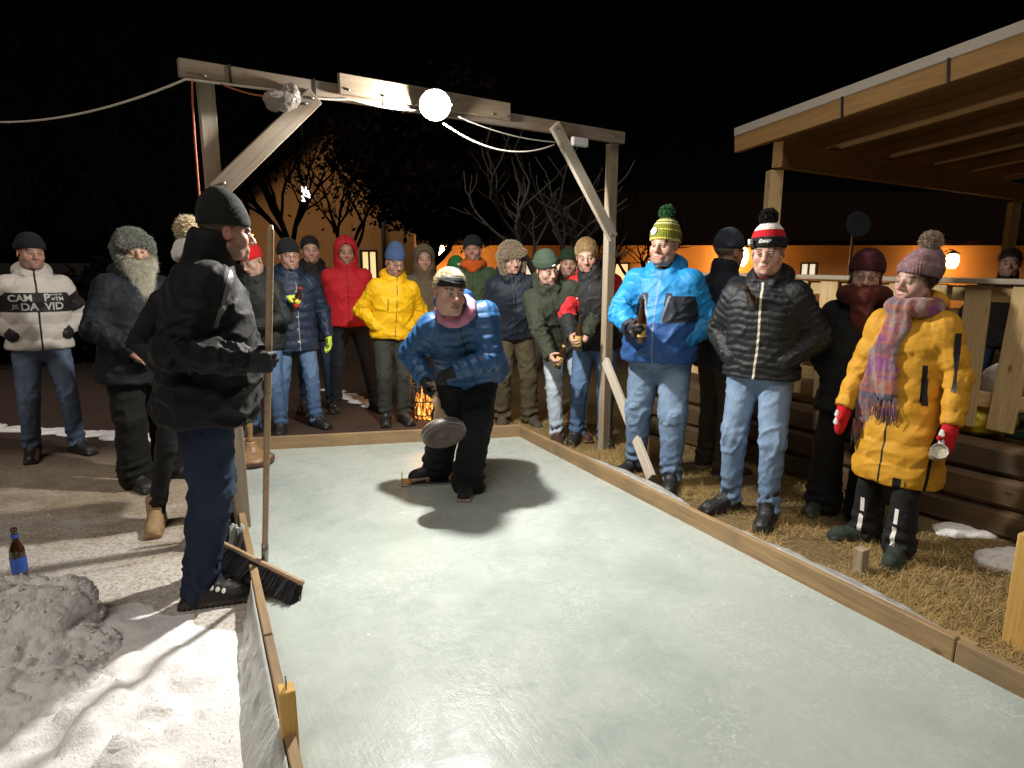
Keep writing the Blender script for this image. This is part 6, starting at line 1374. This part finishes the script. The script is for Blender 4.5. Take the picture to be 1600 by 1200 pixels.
for pts in (((-.03, 1.28), (-.055, 1.15), (-.045, 1.02), (-.03, .92)), ((-.01, 1.28), (-.085, 1.10), (-.125, .92), (-.155, .76))):
    for (a, b_) in zip(pts[:-1], pts[1:]):
        pa, pb_ = fy(*a) + A3(0, -.018, 0), fy(*b_) + A3(0, -.018, 0); P.append(cone(pa, pb_, .052, .052, .015, flat=A3(0, 1, 0), ff=.34))
    ends.append(pb_)
V, F = lump(None, None, P, .0075, .012, 20, 6); sb = MB().add(V, F); rg = np.random.default_rng(2)
for e in ends:
    for k in range(60):
        x0 = e[0] + rg.uniform(-.055, .055); L = rg.uniform(.10, .15); y0 = e[1] + rg.uniform(-.012, .012); w_ = rg.normal(0, .012); sb.tube([(x0, y0, e[2] - .035), (x0 + w_ * .4, y0 - .004, e[2] - .035 - L * .5), (x0 + w_, y0 + .004, e[2] - .035 - L)], .0022, 0, 4)
sb.build('scarf', plaid(), r)
M['mitten'] = cloth('red knitted mitten', (.52, .010, .016), .9, .15, bump=.5)
for sd in (-1, 1):
    W = f.wr[sd]; d = nrm(A3(.0, -.25, -1)); fw = nrm(A3(-.35 * sd, -1, .2))
    P = [ell(W + d * .09, (.040, .034, .085), .02, frame(fw, d) @ np.eye(3)), cone(W - d * .02, W + d * .05, .036, .036, .02), cone(W + d * .04 + fw * .02, W + d * .085 + fw * .055, .018, .014, .015)]
    V, F = sdf_mesh(P, .006); mo = MB().add(V, F).build('mitten', M['mitten'], r); hb = cast_bvh(V, F)
    for dz in (.055, .10):
        q = hb.ray_cast(Vector((W + d * dz + A3(-.01, -.5, 0)).tolist()), Vector((0, 1, 0)))
        if q[0] is not None: MB().add(*sdf_mesh([ell(A3(*q[0]), (.016, .006, .016), .004), ell(A3(*q[0]) + A3(0, 0, .018), (.011, .006, .009), .006)], .004)).build('patch', M['white_knit'], mo)
wm = toworld(r, f.wr[1] + A3(-.015, -.075, -.15)); mug = empty('glass_mug', wm, 'pale glass mug held in a red mitten by the woman in mustard', 'mug'); Rm = frame(A3(0, 0, 1), (0, 1, 0)); ax = nrm(A3(-.35, -.75, .45)); Rm = np.stack([frame(ax)[:, 1], frame(ax)[:, 2], ax], 1)
mug['label'] = 'pale glass mug held in a red mitten by the woman in mustard'
MB().lathe([(0, -.05), (.03, -.05), (.034, -.04), (.037, .045), (.039, .05), (.034, .048), (.031, -.03), (0, -.032)], 0, 24, R=Rm).build('glass', plain('cloudy glass', (.62, .62, .55), .12, spec=.7, trans=.35), mug); MB().lathe([(0, .038), (.034, .036)], 0, 24, R=Rm).build('drink', plain('pale froth', (.62, .56, .42), .6, bump=.4), mug)
# 23 the thrower
fa, fb_ = atz(731, 768, ICE), atz(684, 745, ICE + .02); pc = (fa + fb_) / 2; pc[2] = ICE
r = person('woman in a shiny blue padded jacket and black headband bending to throw', 0, 0, 2, loc=pc, group=None)
la, lb = tolocal(r, fa), tolocal(r, fb_); s_ = 1.70 / 1.78
pel = pix(r, 742, 585, 0.03)
f = Fig(1.70, fat=1.2, belly=.05, lean=46, roll=-12, twist=8, shift=(pel[0] - .02, .09), drop=.025, head=(20, 0, 8), headoff=(-.03, -.03, .005), hands=((pix(r, 664, 592, .26), (-.6, .8, -.2)), (pix(r, 712, 580, .36), (1, .3, .2))), feet=((lb[0] / s_, lb[1] / s_, -72), (la[0] / s_, la[1] / s_, -12)), kneehint=((-.1, -1, 0), (.12, -1, 0)), footz=(.02, 0), hunch=.01, hs=1.06, wid=1.04)
f.body(r, M['skin_w'], .005, look=(24, -2), nose=.9, jaw=1.1, fl=1.6)
M['puff'] = cloth('glossy blue padded nylon', (.018, .082, .215), .42, .15, sheen=0, spec=.55, masks=[('zip', (.006, .012, .025), .4)])
f.jacket(r, M['puff'], h=.0075, quilt=(.062, .012), bulk=.030, hem=.12, seed=28, hood='down', wr=.006, sleeve=1.15, collar=.085, opencol=.01, masks=lambda c: {'zip': np.where((c['y'] > 0) & (c['arm'] == 0), .006 - np.abs(c['x']), -1)})
f.trousers(r, cloth('black outdoor trousers with blue side panel', (.006, .007, .009), .75, masks=[('pan', (.012, .045, .085), .7)]), h=.0095, fit=1.42, flare=.03, wr=.017, seed=15, seat=1.2, masks=lambda c: {'pan': np.where(c['side'] > 0, .55 - np.abs(np.arctan2(np.sin(c['ph'] - 1.9), np.cos(c['ph'] - 1.9))) - 2.5 * ((c['t'] > .2) & (c['t'] < .6)), -1) * .05})
f.boots(r, cloth('dark trainer', (.02, .02, .021), .6, masks=[('sole', (.50, .34, .24), .6)]), h=.006, shaft=.05)
P = [cone(f.nb + f.S * .088 * math.cos(a) + f.F * (.085 * math.sin(a) + .015) + f.T * .05, f.nb + f.S * .088 * math.cos(a + .55) + f.F * (.085 * math.sin(a + .55) + .015) + f.T * .05, .034, .034, .02) for a in np.arange(0, 2 * PI, .55)]; V, F = lump(None, None, P, .008, .012, 22, 5); MB().add(V, F).build('scarf', cloth('pink fleece scarf', (.52, .22, .34), .9, .2), r)
f.hair(r, plain('fair blond hair', (.46, .36, .22), .6, var=.3, vs=40), n=14000, length=.04, comb=(0, 2.2, -.5), vol=-.001, low=-.05, fz=.032)
E_ = lambda c, rr_, sub=False, k=.006: ell(f.hl(c), np.array(rr_) * f.hs, k, f.HR, sub)
cb_ = f.hl((0, .014, .056)); nu = f.HR @ nrm(A3(0, .06, 1)); P = [E_((0, .012, .040), (.086, .107, .094)), E_((0, .012, .038), (.074, .094, .085), True)]
for sg in (1, -1): P.append(Prim((lambda sg: lambda Q: -(((Q - cb_) @ nu) * sg - .031))(sg), cb_ - .4, cb_ + .4, .006, True))
V, F = sdf_mesh(P, .0055); N = vnormals(V, F); V = V + N * (.005 * (ridge(fbm(f.inhead(V) * np.array([12, 12, 60]), 2, 3)) - .4))[:, None]; MB().add(V, F).build('headband', cloth('black satin headband', (.008, .008, .009), .6, spec=.3), r)
f.thumbup = A3(0, -1, 0); f.glove(r, M['glove_black'], -1, W=f.wr[-1], D=A3(.15, -.25, -1), N=A3(.9, -.3, 0), curl=(.75, 1.0, .8), thumb='grip')
f.thumbup = A3(0, 0, 1); f.glove(r, M['glove_black'], 1, W=f.wr[1], D=f.wr[1] - f.el[1], N=A3(0, .4, -.9), curl=(.6, .8, .6), thumb='rest')
hand_w = toworld(r, f.wr[-1] + A3(.055, -.04, -.085))
# figure in the dark behind the fence
r = person('figure barely visible in the dark behind the fence at the right edge', 0, 0, 0, loc=(4.74, 6.2, 0)); r['group'] = G_
f = Fig(1.70); f.body(r, M['skin_b'], .0075); f.jacket(r, cloth('dark brown coat', (.02, .015, .012), .8), h=.013); f.trousers(r, M['jean_dark'], h=.014); f.boots(r, M['boot_black']); f.hair(r, plain('brown hair', (.05, .03, .02), .7), n=4000)
# ------------------------------------------------------------------ curling stocks, foot plate, bottle on the snow, clutter by the left board
def stock(p, ax, label, hl=.34, rr=.145, bend=0.0, wood=True, grp=None):
    ax = nrm(ax); f_ = frame(ax); R = np.stack([f_[:, 1], f_[:, 2], ax], 1); t = empty('ice_stock', p, label, 'ice stock', grp)
    MB().lathe([(0, .006), (rr * .12, .006), (rr * .16, .014), (rr * .55, .012), (rr * .6, .002), (rr * .93, 0), (rr * .97, .006), (rr * .97, .02)], 0, 36, R=R).build('running_plate', M['rubber'] if wood else plain('scuffed grey brown running plate', (.10, .07, .058), .45, var=.5, vs=40), t)
    MB().lathe([(rr * .96, .012), (rr, .014), (rr * 1.0, .046), (rr * .96, .05)], 0, 36, R=R).build('iron_ring', M['steel_dull'] if not wood else plain('rusty iron ring', (.16, .085, .05), .5, metal=.6, var=.4), t)
    MB().lathe([(rr * .965, .045), (rr * .93, .058), (rr * .74, .074), (rr * .52, .098), (rr * .36, .128), (rr * .27, .16), (rr * .26, .175), (0, .176)], 0, 36, R=R).build('body', M['wood_turned'] if wood else M['wood_handle'], t)
    pr = [(.022, .17), (.03, .178), (.031, .19), (.023, .2), (.02, .215), (.024, .25), (.026, .28), (.02, .31), (.018, .325), (.025, .337), (.025, .35), (.019, .362), (.021, .40), (.024, .43), (.019, .465), (.015, .475), (0, .478)]
    pr = [(a, .17 + (b - .17) * hl / .31) for a, b in pr]; MB().lathe(pr, 0, 16, R=R).build('handle', M['wood_turned'] if wood else M['wood_handle'], t); return t
SG = 'ice stocks'
p = atz(394, 724, ICE); stock(A3(p[0], p[1], ICE + .002), (.0, .0, 1), 'upright wooden ice stock nearer the broom handle, by the far left corner', .36, .165, grp=SG)
p = atz(366, 707, ICE); stock(A3(p[0], p[1], ICE + .002), (.05, .0, 1), 'paler wooden ice stock standing just behind another at the far left corner', .36, .15, grp=SG)
ps = hand_w + A3(.085, -.23, -.22); f_stock = stock(ps, nrm(hand_w - ps), 'ice stock swinging from the hand of the thrower in blue', .27, .135, wood=False, grp=SG)
# metal starting plate under the rear foot
c = atz(666, 752, ICE + .006); pl_ = empty('foot_plate', c, 'thin metal starting plate under the rear shoe of the thrower', 'foot plate', None, math.radians(8)); 
MB().box((0, 0, 0), (.17, .075, .003), bev=.001).build('sheet', M['steel_dull'], pl_); MB().box((-.168, 0, .028), (.003, .075, .026), bev=.001).build('stop', M['steel'], pl_)
# bottle on the snow heap
p = atz(33, 903, .03); bottle(p + A3(0, .0, .0), 'dark beer bottle with blue label standing in the snow at the left edge', 'label_blue', (0, 0, 1), h=.27, base=.0, r=.034)
# rods, tool bag, orange cord and gloves in the gap behind the left board
b = MB(); 
p0 = atz(356, 838, 0.0)
rd = empty('metal_rails', p0, 'pair of thin metal rails standing on end beside the left rink board', 'metal rails')
for k in range(2): q = A3(.035 * k - .02, .02 * k, 0); MB().box(q + A3(0, 0, .32), (.010, .006, .33), bev=.002).build('rail', M['steel'], rd)
q = atz(338, 842, .0); bag = empty('tool_bag', q, 'black tool bag on the ground between the hiking boots and the board', 'tool bag'); V, F = lump(None, None, [rbox((0, 0, .08), (.10, .12, .08), .03, .02)], .01, .02, 10, 3); MB().add(V, F).build('body', M['rubber'], bag); MB().tube([(.0, -.08, .15), (.0, -.05, .21), (0, .05, .21), (0, .08, .15)], .01, 0, 8).build('handle', M['glove_black'], bag)
q = atz(352, 800, .1); pts = [q + A3(.075 * math.cos(a) - .02, .03 * math.sin(a), .09 * math.sin(a * .97) + .0) for a in np.linspace(2.6, 6.6, 26)]; tag(MB().tube(pts, .006, 0, 6).build('cord', M['cable_orange']), 'loop of orange cord hanging by the metal rails', 'cord')
q = atz(372, 838, .12); b = MB()
for k in range(9): b.tube([q + A3(-.035 + .008 * k, .01 * math.sin(k), .06 + .01 * math.sin(k * 2)), q + A3(-.045 + .009 * k, .0 + .01 * math.cos(k), -.02), q + A3(-.075 + .010 * k, -.02, -.09 + .006 * math.sin(k * 3))], .0075, 0, 6)
tag(b.build('rope', plain('grey rope', (.42, .44, .42), .8, bump=.5)), 'bundle of pale grey rope lying over the left rink board', 'rope')
q = atz(375, 1035, .02); tag(MB().tube([q + A3(0, 0, .0), q + A3(.03, .05, .012), q + A3(.045, .10, .03), q + A3(.05, .16, .03)], .006, 0, 6).build('cord_end', M['cable_orange']), 'end of orange cord poking out of the snow by the plastic', 'cord')
SKY, SUN, FLOOD, BEAM, EXPO = .0001, 1.25, 325, 230, 0.0
# ------------------------------------------------------------------ camera, sky, light
cd = bpy.data.cameras.new('camera'); cam = bpy.data.objects.new('camera', cd); C.objects.link(cam); cam.location = (0, 0, CAMH); cam.rotation_euler = (PI / 2 - PITCH, 0, 0)
cd.sensor_width = 36; cd.lens = FPX / 1600 * 36; cd.clip_end = 900; cd.clip_start = .02; SC.camera = cam
w = bpy.data.worlds.new('World'); SC.world = w; w.use_nodes = True; nt = w.node_tree; sky = nt.nodes.new('ShaderNodeTexSky'); sky.sky_type = 'NISHITA'; sky.sun_disc = False
SE, SR = math.radians(55), math.radians(196)
sky.sun_elevation = SE; sky.sun_rotation = SR; nt.links.new(sky.outputs[0], nt.nodes['Background'].inputs[0]); nt.nodes['Background'].inputs[1].default_value = SKY
def lamp(name, kind, loc, e, col, size=.1, aim=None, ang=None):
    l = bpy.data.lights.new(name, kind); l.energy = e; l.color = col; o = bpy.data.objects.new(name, l); C.objects.link(o); o.location = Vector(loc)
    if kind == 'SUN': l.angle = ang
    elif kind == 'SPOT': l.spot_size = ang; l.spot_blend = .9; l.shadow_soft_size = size
    else: l.shadow_soft_size = size
    if aim is not None: o.rotation_euler = Vector(aim).to_track_quat('-Z', 'Y').to_euler()
    return o
# added fill that lifts the shadows: a weak, soft sun from behind the camera
lamp('fill_sun', 'SUN', (0, 0, 8), SUN, (1, .90, .80), aim=-A3(math.sin(SR) * math.cos(SE), math.cos(SR) * math.cos(SE), math.sin(SE)), ang=math.radians(40))
LQ = LP + aim * .05 + A3(0, 0, -.03)
lamp('flood_light', 'POINT', LP + aim * .075, FLOOD * .3, (1, .955, .885), .05)
lamp('flood_wide', 'SPOT', LP + aim * .09, FLOOD * .75, (1, .955, .885), .05, aim=(0, -.02, -1), ang=math.radians(171)).data.spot_blend = .12
lamp('flood_beam', 'SPOT', LP + aim * .08, BEAM, (1, .97, .91), .05, aim=A3(.28, -.75, -.62), ang=math.radians(125))
SC.view_settings.view_transform = 'Standard'; SC.view_settings.look = 'None'; SC.view_settings.gamma = 1; SC.view_settings.use_curve_mapping = False; SC.view_settings.exposure = EXPO
SC.render.engine = 'CYCLES'; cy = SC.cycles; cy.use_denoising = True; cy.max_bounces = 8; cy.diffuse_bounces = 4; cy.glossy_bounces = 3; cy.transmission_bounces = 6; cy.transparent_max_bounces = 8; cy.sample_clamp_indirect = 6; cy.caustics_reflective = False; cy.caustics_refractive = False
try: cy.denoiser = 'OPENIMAGEDENOISE'
except Exception: pass
